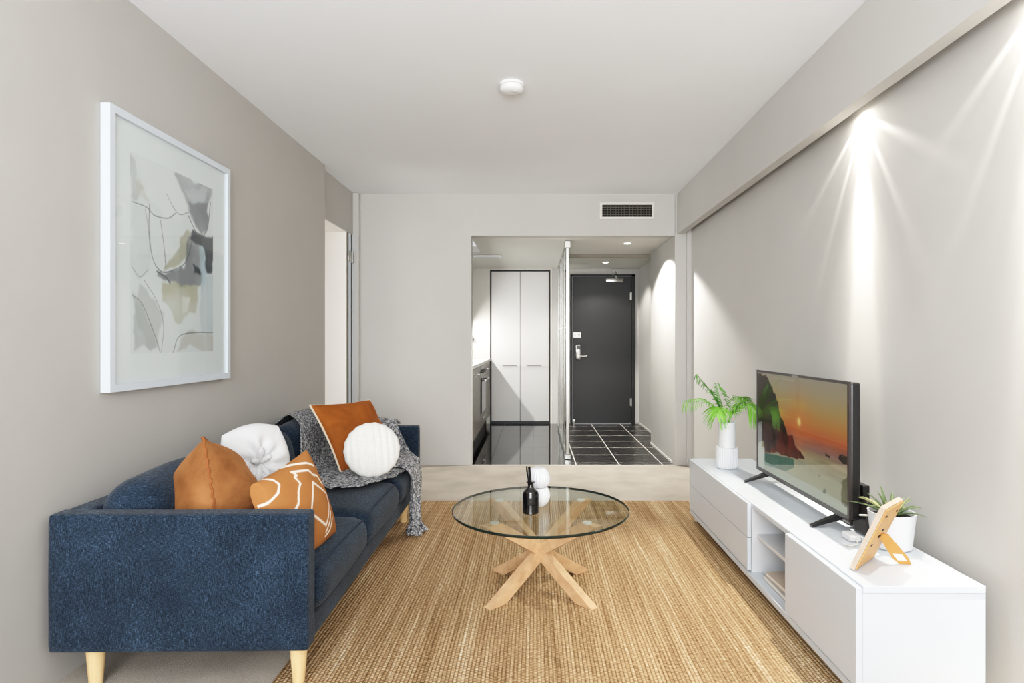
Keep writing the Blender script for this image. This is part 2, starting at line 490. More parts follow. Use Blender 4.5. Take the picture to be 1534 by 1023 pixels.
# back wall with its wide opening
bm = bmesh.new()
box(bm, -1.9, -.578, YB, YB + .12, 0, ZC)
struct('wall_back', bm, M['wall'])
struct('wall_bulkhead_back', BX(-.578, 1.30, YB, YB + .12, ZH, ZC), M['wall'])
bm = bmesh.new()
box(bm, 1.297, 1.40, YB, 6.60, 0, ZC); box(bm, 1.40, 1.445, YB - .03, YB + .12, 0, 2.30, bev=.004)
struct('wall_pier', bm, M['wall'])
# right wall with the dropped bulkhead and light slot
struct('wall_right', BX(XR, XR + .12, YR, YB + .12, 0, ZC), M['wall'])
bm = bmesh.new()
box(bm, XB, XB + .058, YR, YB - .001, 2.128, ZC - .001)
struct('wall_bulkhead_right', bm, M['wall'])
struct('ceiling_slot', BX(XB + .0585, XR - .001, YR, YB - .031, 2.32, 2.34), M['wall'])
# hall and kitchen shell
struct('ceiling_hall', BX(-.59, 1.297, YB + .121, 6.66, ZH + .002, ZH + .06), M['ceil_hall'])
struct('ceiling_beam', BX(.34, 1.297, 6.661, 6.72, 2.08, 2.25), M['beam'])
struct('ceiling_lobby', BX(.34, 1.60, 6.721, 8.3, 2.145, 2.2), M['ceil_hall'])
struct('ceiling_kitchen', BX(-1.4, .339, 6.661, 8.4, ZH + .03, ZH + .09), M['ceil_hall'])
struct('wall_hall_right', BX(1.455, 1.56, 6.601, 8.3, 0, 2.144), M['wall'])
struct('wall_pier_return', BX(1.401, 1.56, 6.48, 6.60, 0, 2.2), M['wall'])
bm = bmesh.new()
box(bm, .25, .50, 8.23, 8.33, 0, 2.144); box(bm, 1.395, 1.46, 8.23, 8.33, 0, 2.144); box(bm, .50, 1.395, 8.23, 8.33, 2.062, 2.144)
struct('wall_hall_end', bm, M['wall'])
bm = bmesh.new()
box(bm, -1.25, -.612, 8.23, 8.33, 0, ZH + .03); box(bm, -.612, .249, 8.23, 8.33, 2.128, ZH + .03); box(bm, .228, .249, 8.23, 8.33, 0, 2.128)
box(bm, -.612, .228, 8.5, 8.52, 0, 2.128)
struct('wall_kitchen_end', bm, M['wall_light'])
struct('wall_kitchen_left', BX(-1.35, -1.25, YB + .121, 8.33, 0, ZH + .03), M['wall_light'])
# thin skirting lines along the hall
struct('baseboard_right', BX(1.289, 1.2965, YB + .121, 6.60, 0, .02), M['wall_light'])
struct('baseboard_hall', BX(1.447, 1.4545, 6.601, 8.229, 0, .02), M['wall_light'])

# ---- side door leaf seen edge-on at the left
d2 = struct('door_2', BX(XLR - .0035, XLR + .004, 5.288, 5.345, .005, 2.108, bev=.002), M['white'])
obj('gap_shade', BX(XLR - .0035, XLR + .001, 5.250, 5.287, .005, 2.108), M['gap_shade'], d2)  # dark strips painted for the shade in the gaps beside the door edge
obj('gap_shade', BX(XLR - .0035, XLR + .001, 5.346, 5.386, .005, 2.108), M['frame_black'], d2)
obj('stop', BX(XLR - .0035, XLR + .005, 5.387, 5.404, .005, 2.108), M['white'], d2)
hb = bmesh.new(); tube(hb, [(XLR + .014, 5.35, 1.85), (XLR + .014, 5.35, 1.95)], .010, 12); box(hb, XLR + .002, XLR + .008, 5.26, 5.40, 1.85, 1.95, bev=.001)
obj('hinge', hb, M['chrome'], d2, angle=40)

# ---- entry door
d1 = struct('door_1', BX(.535, 1.345, 8.205, 8.245, .012, 2.03), M['door_black'])
bm = bmesh.new()
box(bm, .50, .530, 8.185, 8.26, 0, 2.062); box(bm, 1.350, 1.395, 8.185, 8.26, 0, 2.062); box(bm, .50, 1.395, 8.185, 8.26, 2.036, 2.062)
obj('door_frame', bm, M['frame_black'], d1)
for z in (.30, 1.76):
    bm = bmesh.new(); tube(bm, [(1.345, 8.195, z - .055), (1.345, 8.195, z + .055)], .009, 10); box(bm, 1.325, 1.345, 8.200, 8.206, z - .05, z + .05)
    obj('hinge', bm, M['chrome'], d1, angle=40)
lk = obj('door_lock', BX(.575, .648, 8.165, 8.206, .885, 1.095, bev=.016, seg=3), M['chrome'], d1, angle=40)
obj('lock_keypad', BX(.585, .638, 8.158, 8.166, 1.03, 1.08, bev=.004), M['black'], lk)
bm = bmesh.new(); tube(bm, [(.612, 8.167, .935), (.612, 8.13, .935)], .018, 14); tube(bm, [(.612, 8.125, .937), (.66, 8.12, .937), (.725, 8.125, .937)], .009, 10)
obj('lever', bm, M['chrome'], lk, angle=40)
bm = bmesh.new(); lathe(bm, [(.0, 0), (.02, 0), (.02, .012), (.0, .012)], 16)
for v in bm.verts: v.co = Vector((.612 + v.co.x, 8.166 - v.co.z, .985 + v.co.y))
obj('thumb_turn', bm, M['steel'], lk, angle=40)
sg = obj('door_plate', BX(.535, .650, 8.196, 8.206, 1.185, 1.260, bev=.004), M['white_plastic'], d1)
bm = bmesh.new()
for x0, x1, z0, z1 in ((.552, .558, 1.20, 1.245), (.566, .582, 1.208, 1.216), (.566, .572, 1.208, 1.245), (.590, .596, 1.2, 1.245), (.603, .618, 1.225, 1.234), (.612, .618, 1.2, 1.245), (.628, .634, 1.2, 1.245)):
    box(bm, x0, x1, 8.1945, 8.197, z0, z1)
obj('plate_marks', bm, M['steel'], sg)
cl = obj('door_closer', BX(.985, 1.225, 8.135, 8.204, 1.945, 2.005, bev=.006), M['chrome'], d1, angle=40)
bm = bmesh.new(); tube(bm, [(1.13, 8.17, 2.0), (1.13, 8.17, 2.045)], .014, 12)
tube(bm, [(1.13, 8.165, 2.035), (1.06, 8.08, 2.05), (1.12, 8.05, 2.06)], .010, 8); tube(bm, [(1.12, 8.05, 2.06), (1.12, 8.19, 2.10)], .009, 8)
box(bm, 1.09, 1.15, 8.186, 8.229, 2.09, 2.125)
obj('closer_arm', bm, M['chrome'], cl, angle=40)
# floor-mounted stop by the door
t = thing('door_stop', 'small metal door stop on the tiles at the foot of the black door', 'door stop', (.545, 8.10, 0))
obj('post', lathe(bmesh.new(), [(.0, 0), (.022, 0), (.022, .008), (.012, .012), (.012, .05), (.0, .05)], 16), M['chrome'], t, angle=40)
obj('buffer', lathe(bmesh.new(), [(.0, .05), (.017, .05), (.017, .075), (.0, .078)], 16), M['white_plastic'], t, angle=40)

# ---- ceiling fittings
def downlight(loc, label, group, r=.045):
    t = thing('downlight', label, 'downlight', loc, 0, group)
    bm = bmesh.new(); n = 28
    rings = [[bm.verts.new((rr * math.cos(2 * PI * k / n), rr * math.sin(2 * PI * k / n), z)) for k in range(n)] for rr, z in ((r, -.001), (r, -.007), (r * .78, -.009), (r * .78, -.002))]
    for a, b in zip(rings, rings[1:] + rings[:1]):
        for k in range(n): bm.faces.new((a[k], a[(k + 1) % n], b[(k + 1) % n], b[k]))
    obj('trim_ring', bm, M['white_plastic'], t, angle=40)
    bm = lathe(bmesh.new(), [(.0, -.006), (r * .72, -.005), (r * .72, -.0025), (.0, -.0025)], 24)
    obj('lens', bm, M['lamp'], t, angle=40)
    return t
downlight((.925, 5.88, ZH + .002), 'glowing round downlight in the hall ceiling, before the dropped beam', 'hall downlights')
downlight((.91, 7.55, 2.145), 'glowing round downlight in the lower lobby ceiling in front of the black door', 'hall downlights')

t = thing('smoke_detector', 'round white smoke detector on the living room ceiling', 'smoke detector', (-.118, 3.12, ZC))
obj('base', lathe(bmesh.new(), [(.0, -.001), (.066, -.001), (.066, -.014), (.0, -.014)], 40), M['white_plastic'], t, angle=40)
obj('body', lathe(bmesh.new(), [(.0, -.0145), (.060, -.0145), (.061, -.030), (.052, -.042), (.025, -.046), (.0, -.0465)], 40), M['white_plastic'], t, angle=50)
obj('test_button', lathe(bmesh.new(), [(.0, -.0466), (.010, -.046), (.010, -.050), (.0, -.0505)], 16, cx=.018, cy=-.02), M['white_in'], t, angle=40)

t = thing('air_vent', 'wide air conditioning grille set high in the back wall', 'air vent', (.855, YB, 1.15 + 194 * YB / F))
vx0, vx1, vz0, vz1 = -.228, .228, -.056, .056
bm = bmesh.new()
for a in ((vx0 - .022, vx1 + .022, vz1, vz1 + .02), (vx0 - .022, vx1 + .022, vz0 - .02, vz0), (vx0 - .022, vx0, vz0, vz1), (vx1, vx1 + .022, vz0, vz1)):
    box(bm, a[0], a[1], -.012, -.0005, a[2], a[3])
obj('frame', bm, M['wall_light'], t)
obj('duct', BX(vx0, vx1, -.003, -.0006, vz0, vz1), M['vent_dark'], t)
bm = bmesh.new()
for k in range(1, 5): z = vz0 + (vz1 - vz0) * k / 5; box(bm, vx0, vx1, -.010, -.004, z - .003, z + .003)
for k in range(1, 18): x = vx0 + (vx1 - vx0) * k / 18; box(bm, x - .0022, x + .0022, -.0115, -.010, vz0, vz1)
obj('grille', bm, M['vent_slat'], t)

t = thing('ceiling_light', 'flat rectangular light panel on the kitchen ceiling', 'ceiling light', (-.72, 6.95, ZH + .03))
obj('housing', BX(-.34, .34, -.06, .06, -.022, -.001, bev=.004), M['white_plastic'], t)
obj('diffuser', BX(-.32, .32, -.05, .05, -.025, -.0222), M['white_in'], t)

# ---- kitchen: tall cupboard, bench run, glass screen
t = thing('tall_cupboard', 'tall pale two-door cupboard with a black shadow gap at the end of the kitchen', 'cupboard', (-.192, 8.23, 0))
bm = bmesh.new()
box(bm, -.418, -.400, -.004, .10, 0, 2.126); box(bm, .400, .418, -.004, .10, 0, 2.126); box(bm, -.40, .40, -.004, .10, 2.108, 2.126); box(bm, -.40, .40, -.004, .10, 0, .026)
obj('surround', bm, M['frame_black'], t)
obj('interior', BX(-.40, .40, .09, .10, .027, 2.107), M['frame_black'], t)
for s in (-1, 1):
    x0, x1 = (-.397, -.003) if s < 0 else (.003, .397)
    d = obj('door', BX(x0, x1, 0, .02, .031, 2.104, bev=.002), M['cab'], t)
    hx0 = -.245 if s < 0 else .095
    bm = bmesh.new(); box(bm, hx0, hx0 + .20, -.035, -.025, .800, .812)
    box(bm, hx0 + .01, hx0 + .022, -.026, .0, .801, .811); box(bm, hx0 + .178, hx0 + .19, -.026, .0, .801, .811)
    obj('handle', bm, M['handle'], d)

t = thing('kitchen_base_cabinet', 'grey base cabinet run along the left side of the kitchen', 'cabinet', (0, 0, 0))
bx0 = -1.248; y0, y1 = 5.75, 8.222
obj('carcass', BX(bx0, -.635, y0, y1, .12, .862), M['bench'], t)
obj('toe_kick', BX(bx0, -.66, y0, y1, .0, .119), M['frame_black'], t)
yy = [5.76, 6.28, 6.80]
for a, b in zip(yy, yy[1:]):
    d = obj('door', BX(-.634, -.615, a + .004, b - .004, .125, .858, bev=.002), M['bench'], t)
    obj('handle', BX(-.614, -.59, (a + b) / 2 - .09, (a + b) / 2 + .09, .78, .79), M['chrome'], d)
for z0, z1 in ((.125, .29),):
    d = obj('drawer', BX(-.634, -.615, 6.806, 7.40, z0, z1, bev=.002), M['bench'], t)
    bm = bmesh.new(); tube(bm, [(-.59, 6.95, .25), (-.59, 7.25, .25)], .007, 8)
    obj('handle', bm, M['chrome'], d)
d = obj('door', BX(-.634, -.615, 7.408, 8.218, .125, .858, bev=.002), M['bench'], t)
obj('handle', BX(-.614, -.59, 7.7, 7.9, .78, .79), M['chrome'], d)
ov = thing('oven', 'built-in steel oven with a bar handle under the kitchen benchtop', 'oven', (0, 0, 0))
obj('oven_body', BX(-.634, -.612, 6.806, 7.40, .296, .858, bev=.003), M['steel'], ov)
dd = obj('oven_door', BX(-.6115, -.600, 6.83, 7.38, .31, .72, bev=.003), M['black_gloss'], ov)
bm = bmesh.new(); tube(bm, [(-.560, 6.86, .69), (-.560, 7.35, .69)], .010, 10); tube(bm, [(-.60, 6.9, .69), (-.56, 6.9, .69)], .008, 8); tube(bm, [(-.60, 7.31, .69), (-.56, 7.31, .69)], .008, 8)
obj('handle', bm, M['chrome'], dd, angle=40)
for k in range(4):
    bm = lathe(bmesh.new(), [(.0, 0), (.02, 0), (.017, .022), (.0, .022)], 16)
    for v in bm.verts: v.co = Vector((-.6115 + v.co.z, 6.9 + k * .12 + v.co.x, .79 + v.co.y))
    obj('knob', bm, M['black'], ov, angle=40)
t = obj('kitchen_benchtop', BX(bx0, -.60, y0 - .01, y1 + .004, .865, .90, bev=.003), M['stone']); tag(t, 'pale stone benchtop running along the kitchen base cabinets', 'benchtop')
t = thing('wall_mounted_cabinet', 'pale overhead cabinet on the left kitchen wall, lit beneath', 'cabinet', (0, 0, 0))
obj('carcass', BX(bx0, -.89, y0, y1, 1.36, 2.14), M['cab'], t)
obj('light_strip', BX(-.945, -.915, y0 + .1, y1 - .1, 1.338, 1.3595), M['strip'], t)
t = thing('power_outlet', 'small dark power outlet on the kitchen end wall above the bench', 'power outlet', (-.845, 8.229, 1.16))
obj('plate', BX(-.04, .04, -.008, -.0005, -.045, .045, bev=.003), M['steel'], t)
obj('switch', BX(-.018, .018, -.013, -.0082, -.02, .02, bev=.002), M['black'], t)

t = thing('glass_partition', 'ribbed glass partition with a bright metal edge between kitchen and hall', 'partition', (.325, 0, 0))
bm = bmesh.new()
for k in range(16):
    a = 5.80 + k * .12
    box(bm, -.006, .006, a + .002, a + .118, .05, 2.10, bev=.003)
obj('glass_panel', bm, M['glass_screen'], t)
obj('edge_post', BX(-.014, .014, 5.755, 5.80, .05, 2.085, bev=.003), M['chrome'], t)
for y in (6.28, 6.76, 7.24): obj('mullion', BX(-.010, .010, y - .008, y + .008, .05, 2.085), M['steel'], t)
obj('rear_post', BX(-.014, .014, 7.722, 7.76, .05, 2.085, bev=.003), M['steel'], t)
obj('bottom_channel', BX(-.018, .018, 5.80, 7.76, .003, .05), M['chrome'], t)
obj('top_channel', BX(-.014, .014, 5.80, 7.76, 2.085, 2.113), M['steel'], t)
obj('fitting', BX(-.03, .03, 5.74, 5.80, 2.045, 2.115, bev=.005), M['chrome'], t)
obj('fitting', BX(-.03, .03, 5.73, 5.80, .001, .05, bev=.005), M['chrome'], t)

# ------------------------------------------------------------------ rug
bm = BX(-.875, 1.32, 1.2, 4.23, .001, .011, bev=.004)
t = obj('jute_rug', bm, M['rug'], smooth=False); tag(t, 'large natural jute rug with knotted rows under the coffee table', 'rug')

# ------------------------------------------------------------------ sofa
SR = math.radians(.8)
SO = Vector((-.735, 1.93, 0))
SM = Matrix.Translation(SO) @ Matrix.Rotation(SR, 4, 'Z')
sofa = thing('sofa', 'navy blue three-seat fabric sofa on pale wooden legs along the left wall', 'sofa', SO, SR)
def soft_panel(lo, hi, r, n=10, wob=.002, seed=0): return rbox(bmesh.new(), lo, hi, r, n, (0, 0, 0), wob, seed)
obj('armrest', soft_panel((-.84, 0, .137), (0, .075, .585), .014, 12, .002, 1), M['blue'], sofa, smooth=True)
obj('armrest', soft_panel((-.84, 1.985, .137), (0, 2.06, .585), .014, 12, .002, 2), M['blue'], sofa, smooth=True)
obj('back_frame', soft_panel((-.835, .06, .137), (-.755, 2.0, .583), .014, 12, .002, 3), M['blue'], sofa, smooth=True)
obj('base_frame', soft_panel((-.78, .06, .137), (-.012, 2.0, .222), .012, 10, 0, 4), M['blue'], sofa, smooth=True)
for k in range(3):
    a, b = .077 + k * .637, .077 + (k + 1) * .637 - .004
    c = obj('seat_cushion', rbox(bmesh.new(), (-.62, a, .222), (.012, b, .372), .055, 16, (.012, 0, .026), .004, 10 + k), M['blue'], sofa, smooth=True)
    pts = [(.004 - .012, a + .035, .358)] + [(-.006, a + .05 + (b - a - .1) * q / 10, .364 + .008 * math.sin(PI * q / 10)) for q in range(11)] + [(-.008, b - .035, .358)]
    loop = [(-.60, a + .012, .35), (-.3, a + .014, .353), (-.06, a + .016, .350)] + pts + [(-.06, b - .016, .350), (-.3, b - .014, .353), (-.60, b - .012, .35)]
    obj('piping', tube(bmesh.new(), catmull(loop, 3), .0035, 6), M['pipe_blue'], c, smooth=True)
for k in range(3):
    a, b = .08 + k * .637, .08 + (k + 1) * .637 - .006
    g = rbox(bmesh.new(), (-.095, a, -.155), (.095, b, .155), .088, 16, (.03, 0, .022), .006, 20 + k)
    for v in g.verts:
        x, z = v.co.x, v.co.z; an = -.17
        v.co.x = -.64 + x * math.cos(an) + z * math.sin(an); v.co.z = .505 - x * math.sin(an) + z * math.cos(an)
    obj('back_cushion', g, M['blue'], sofa, smooth=True)
for x, y in ((-.72, .055), (-.05, .055), (-.70, 1.95), (-.06, 1.80)):
    dx, dy = (-.012 if x < -.3 else .012) * 0, 0
    zb = .0116 if x > -.3 else .0005
    bm = lathe(bmesh.new(), [(.0, zb), (.019, zb), (.0195, zb + .004), (.029, .1355), (.0, .1365)], 20, cx=x, cy=y)
    obj('leg', bm, M['beech'], sofa, angle=40)

def sofa_pt(x, y, z): return SM @ Vector((x, y, z))

# ------------------------------------------------------------------ throw blanket
def lerp(a, b, t): return a + (b - a) * t
def curve_at(keys, u):
    for (u0, p0), (u1, p1) in zip(keys, keys[1:]):
        if u <= u1:
            t = (u - u0) / (u1 - u0); t = t * t * (3 - 2 * t) * .5 + t * .5
            return Vector(p0).lerp(Vector(p1), t)
    return Vector(keys[-1][1])
T = [(0, (-.83, 1.60, .60)), (.45, (-.80, 1.90, .62)), (.62, (-.66, 1.99, .62)), (1, (-.13, 2.03, .590))]
T2 = [(0, (-.69, 1.57, .706)), (.45, (-.69, 1.88, .706)), (.62, (-.60, 1.96, .66)), (1, (-.14, 1.99, .622))]
A2 = [(0, (-.56, 1.42, .655)), (.45, (-.545, 1.84, .655)), (.62, (-.50, 1.94, .60)), (1, (-.12, 1.945, .575))]
Cc = [(0, (-.495, 1.25, .435)), (.45, (-.48, 1.80, .43)), (.62, (-.44, 1.92, .43)), (1, (-.05, 1.945, .43))]
Bm = [(0, (-.36, 1.10, .420)), (.45, (-.16, 1.32, .422)), (.62, (-.10, 1.60, .42)), (1, (-.03, 1.93, .41))]
B = [(0, (-.25, .98, .418)), (.3, (-.10, 1.03, .420)), (.6, (.0, 1.33, .40)), (1, (.03, 1.90, .375))]
bm = bmesh.new(); NU, NS = 60, 60; g = []
for j in range(NS + 1):
    s = j / NS * 5; row = []
    for i in range(NU + 1):
        u = i / NU
        P = [curve_at(k, u) for k in (T, T2, A2, Cc, Bm, B)]
        k = min(4, int(s)); t_ = s - k
        Pm = [2 * P[0] - P[1]] + P + [2 * P[5] - P[4]]
        a, b, c, d = Pm[k], Pm[k + 1], Pm[k + 2], Pm[k + 3]
        p = .5 * (2 * b + (c - a) * t_ * .7 + (2 * a - 5 * b + 4 * c - d) * t_ * t_ * .7 + (3 * b - a - 3 * c + d) * t_ ** 3 * .7) * 1
        p = b.lerp(c, t_) * .35 + (.5 * (2 * b + (c - a) * t_ + (2 * a - 5 * b + 4 * c - d) * t_ * t_ + (3 * b - a - 3 * c + d) * t_ ** 3)) * .65
        f = noise.noise(Vector((u * 7, s * 1.6, 3))) * .010 + math.sin(u * 46 + s) * .0025
        p = p + Vector((f * .6, f * .3, abs(f) + .003))
        row.append(bm.verts.new(SM @ p))
    g.append(row)
for j in range(NS):
    for i in range(NU): bm.faces.new((g[j][i], g[j][i + 1], g[j + 1][i + 1], g[j + 1][i]))
# the bunched end that hangs over the seat front to the floor
path = catmull([(-.10, 1.60, .435), (.0, 1.62, .425), (.045, 1.64, .36), (.050, 1.63, .25), (.052, 1.60, .14), (.058, 1.58, .075)], 8)
n = 28; rings = []
for i, p in enumerate(path):
    t_ = i / (len(path) - 1)
    wy = lerp(.17, .062, min(1, t_ * 1.5)); wx = lerp(.008, .024, min(1, t_ * 1.3))
    ring = []
    for k in range(n):
        a = 2 * PI * k / n
        fold = 1 + .22 * math.cos(5 * a + 2 * t_) * min(1, t_ * 2)
        nx = .6 * wx if t_ > .3 else wx
        q = Vector((math.cos(a) * wx * fold, math.sin(a) * wy * fold, 0))
        if t_ < .35: q = Vector((0, math.sin(a) * wy, math.cos(a) * wx * fold)).lerp(q, t_ / .35)
        ring.append(bm.verts.new(SM @ (p + q)))
    rings.append(ring)
for a, b in zip(rings, rings[1:]):
    for k in range(n): bm.faces.new((a[k], a[(k + 1) % n], b[(k + 1) % n], b[k]))
bm.faces.new(rings[-1]); bm.faces.new(rings[0])
throw = obj('throw_blanket', bm, M['knit'], smooth=True)
md = throw.modifiers.new('thick', 'SOLIDIFY'); md.thickness = .006; md.offset = 1
tag(throw, 'chunky grey knitted throw draped over the far corner of the navy sofa', 'throw blanket')
bm = bmesh.new()
for k in range(46):
    a = random.random() * 2 * PI; r = math.sqrt(random.random())
    p0 = Vector((.058 + .018 * r * math.cos(a), 1.58 + .052 * r * math.sin(a), .10))
    p1 = p0 + Vector((.028 * math.cos(a) * r, .022 * math.sin(a), -.045)); p2 = p1 + Vector((.02 * math.cos(a) + .01, .02 * math.sin(a), -.034))
    tube(bm, [SM @ q for q in catmull([p0, p1, p2], 4)], .006, 6)
obj('tassel', bm, M['knit'], throw, smooth=True)

# ------------------------------------------------------------------ scatter cushions
def put(o, m): o.matrix_world = m
def settle(bm, m, zmin, ymin=None):
    """press a cushion on to what carries it: nothing goes below zmin or past ymin"""
    iv = m.inverted()
    for v in bm.verts:
        p = m @ v.co; q = p.copy()
        if q.z < zmin: q.z = zmin + (q.z - zmin) * .04
        if ymin and q.y < ymin: q.y = ymin + (q.y - ymin) * .04
        if q != p: v.co = iv @ q
    return bm
def seam_loop(w, h, pinch, n=24, off=0):
    pts = []
    for side in range(4):
        for k in range(n):
            q = 2 * k / n - 1
            u, v = ((q, -1), (1, q), (-q, 1), (-1, -q))[side]
            pts.append((w / 2 * u * (1 - pinch * (1 - v * v)), h / 2 * v * (1 - pinch * (1 - u * u)), 0))
    return pts
# tan velvet, seen along its seam
aa = Vector((.45, -.87, .17)).normalized(); uu = Vector((-.165, 0, .986)).normalized(); nn_ = aa.cross(uu).normalized(); uu = nn_.cross(aa).normalized()
m = basis(Vector((-1.161, 2.085, .806)) - aa * .205 - uu * .205, nn_, uu)
p1 = thing('cushion', 'plain tan velvet cushion standing edge-on behind the near arm of the sofa', 'cushion', group='scatter cushions on the sofa'); put(p1, m)
obj('cover', settle(pillow(.42, .42, .31, 34, .05, .012, 1, .85), m, .392, 2.012), M['tan_velvet'], p1, smooth=True)
sl = seam_loop(.42, .42, .05, 40); sl = [(x, y, .003 * math.sin(k * 1.9)) for k, (x, y, z) in enumerate(sl)]
obj('seam', settle(tube(bmesh.new(), sl, .0045, 6, True), m, .392, 2.012), M['seam'], p1, smooth=True)
# white knotted
m = basis((-1.262, 2.70, .588), (.62, -.74, .26), (-.20, .10, 1))
p2 = thing('cushion', 'white cotton cushion gathered into a knot at its centre', 'cushion', group='scatter cushions on the sofa'); put(p2, m)
bm = pillow(.29, .37, .18, 48, .0, .004, 2, .45)
for v in bm.verts:
    a_, b_ = v.co.x / .145, v.co.y / .185; q = math.hypot(a_, b_)
    if q > 1e-6: f_ = 1 + .55 * (max(abs(a_), abs(b_)) / q - 1); v.co.x *= f_; v.co.y *= f_
for v in bm.verts:
    r = math.hypot(v.co.x, v.co.y); a = math.atan2(v.co.y, v.co.x)
    if v.co.z > 0:
        v.co.z -= .045 * math.exp(-(r / .04) ** 2)
        v.co.z += .018 * math.sin(a * 8 + 1) * math.exp(-((r - .07) / .04) ** 2) + .006 * math.sin(a * 5) * math.exp(-((r - .12) / .05) ** 2)
obj('cover', bm, M['white_fab'], p2, smooth=True)
bm = bmesh.new()
for k, (dx, dy, L, w) in enumerate(((.1, 1, .062, .015), (-.35, -.95, .095, .013), (.25, -.95, .075, .013), (1, .5, .045, .012), (-1, .4, .042, .012))):
    d = Vector((dx, dy, 0)).normalized()
    pts = [d * .004 + Vector((0, 0, .040)), d * L * .35 + Vector((0, 0, .066)), d * L * .75 + Vector((0, 0, .084)), d * L + Vector((0, 0, .080))]
    tube(bm, catmull(pts, 5), w, 10, taper=lambda t: .45 + .6 * math.sin(PI * min(1, t * .8 + .08)))
obj('knot', bm, M['white_fab'], p2, smooth=True)
# tan cushion printed with white lines
m3 = basis((-.872, 2.180, .524), (.945, -.20, .265), (-.29, -.108, .95))
p3 = thing('cushion', 'flat tan cushion printed with loose white line drawing beside the near arm', 'cushion', group='scatter cushions on the sofa'); put(p3, m3)
o3 = obj('cover', settle(pillow(.355, .355, .15, 150, .05, .006, 3, .42), m3, .392, 2.012), M['tan_print'], p3, smooth=True)
eye = Vector((0, 0, H)); inv = m3.inverted(); eo = inv @ eye
def on_pillow(zx, zy):           # trace a photographed stroke point back on to the cushion's own plane
    px, py = 250 + zx / 5.115, 600 + zy / 5.115
    d = (inv.to_3x3() @ (at(px, py, 1) - eye)); t_ = (.05 - eo.z) / d.z; q = eo + d * t_; return (q.x, q.y)
strokes = [[(985, 435), (1060, 412)], [(925, 500), (1000, 480), (1080, 475), (1140, 495)],
    [(650, 625), (725, 625)], [(615, 790), (640, 840), (690, 850), (750, 850), (810, 790), (860, 710), (870, 640), (850, 600), (820, 582)],
    [(920, 850), (955, 848), (975, 800), (985, 700), (1003, 640), (975, 590), (990, 570), (970, 545), (1075, 535), (1110, 570), (1150, 575), (1195, 640)],
    [(1095, 630), (1080, 740), (1062, 845)], [(1095, 630), (1215, 715)], [(1085, 890), (1195, 962), (1220, 890), (1235, 800), (1215, 715)],
    [(1250, 850), (1240, 920), (1205, 1010)], [(1270, 900), (1250, 990), (1210, 1040)]]
strokes = [[on_pillow(*q) for q in s] for s in strokes]
co = np.array([v.co for v in o3.data.vertices]); cols = np.tile(L3((164, 108, 64)), (len(co), 1)) * (1 + .12 * (nz(co[:, :2], 14, 1) - .5))[:, None]
front = co[:, 2] > -.01
for s in strokes:
    d = pdist(co[:, :2], [tuple(q) for q in catmull([(a, b, 0) for a, b in s], 5)] if 0 else s)
    k = np.clip((.0040 - d) / .0016 + .5, 0, 1) * front
    cols = cols * (1 - k[:, None]) + L3((240, 228, 212)) * k[:, None]
set_cols(o3, cols)
# rust velvet with pale edge
m = basis((-1.053, 3.527, .600), (.672, -.418, .611), (-.508, .34, .792))
p4 = thing('cushion', 'rust velvet cushion with cream piped edge leaning in the far corner on the throw', 'cushion', group='scatter cushions on the sofa'); put(p4, m)
obj('cover', settle(pillow(.44, .44, .15, 36, .07, .010, 4, .42), m, .425), M['rust_velvet'], p4, smooth=True)
obj('piping', tube(bmesh.new(), [(x, y, -.004) for x, y, z in seam_loop(.445, .445, .07, 30)], .006, 6, True), M['cream_pipe'], p4, smooth=True)
# round white
m = basis((-.872, 3.20, .562), (.36, -.90, .30), (-.10, .2, 1))
p5 = thing('cushion', 'round white ribbed cushion propped in front of the rust cushion', 'cushion', group='scatter cushions on the sofa'); put(p5, m)
bm = bmesh.new(); n, mr = 120, 26; R5, T5 = .147, .055
for side in (1, -1):
    ctr = bm.verts.new((0, 0, side * T5)); prev = None
    for j in range(1, mr + 1):
        r = R5 * math.sin(PI / 2 * j / mr); ring = []
        for k in range(n):
            a = 2 * PI * k / n; x, y = r * math.cos(a), r * math.sin(a)
            h_ = T5 * max(0, 1 - (r / R5) ** 2) ** .42
            rib = .0035 * math.cos(x * 2 * PI / .034 + .6 * math.sin(y * 9)) * (1 - (r / R5) ** 4)
            e_ = 1 + .012 * math.cos(a * 18) * (r / R5) ** 4
            ring.append(bm.verts.new((x * e_, y * e_, side * (h_ + (rib if h_ > 0 else 0)))))
        for k in range(n):
            if prev: bm.faces.new((prev[k], prev[(k + 1) % n], ring[(k + 1) % n], ring[k]))
            else: bm.faces.new((ctr, ring[k], ring[(k + 1) % n]))
        prev = ring
bmesh.ops.remove_doubles(bm, verts=bm.verts, dist=1e-5)
obj('cover', bm, M['boucle'], p5, smooth=True)

# ------------------------------------------------------------------ coffee table
TX, TY, TZ, TR = .030, 2.745, .379, .407
tab = thing('coffee_table', 'round glass coffee table on crossed timber legs standing on the jute rug', 'coffee table', (TX, TY, .011))
zg = TZ - .011
prof = [(.0, zg - .012), (TR - .003, zg - .012), (TR, zg - .007), (TR, zg - .003), (TR - .003, zg), (.0, zg)]
gt = obj('glass_top', lathe(bmesh.new(), prof, 96), M['glass_table'], tab, angle=30)
gt.data.materials.append(M['glass_edge'])
for p in gt.data.polygons:
    r = math.hypot(p.center.x, p.center.y)
    if r > TR - .004 and abs(p.normal.z) < .9: p.material_index = 1
for sx, sy in ((1, 1), (1, -1), (-1, 1), (-1, -1)):
    bm = beam(bmesh.new(), (-sx * .196, -sy * .190, 0), (sx * .214, sy * .195, zg - .018), .040, .048, .0, zg - .018)
    lg = obj('leg', bm, M['oak'], tab)
    obj('metal_pad', lathe(bmesh.new(), [(.0, zg - .0179), (.020, zg - .0179), (.020, zg - .0122), (.0, zg - .0122)], 20, cx=sx * .200, cy=sy * .182), M['pad'], lg, angle=40)

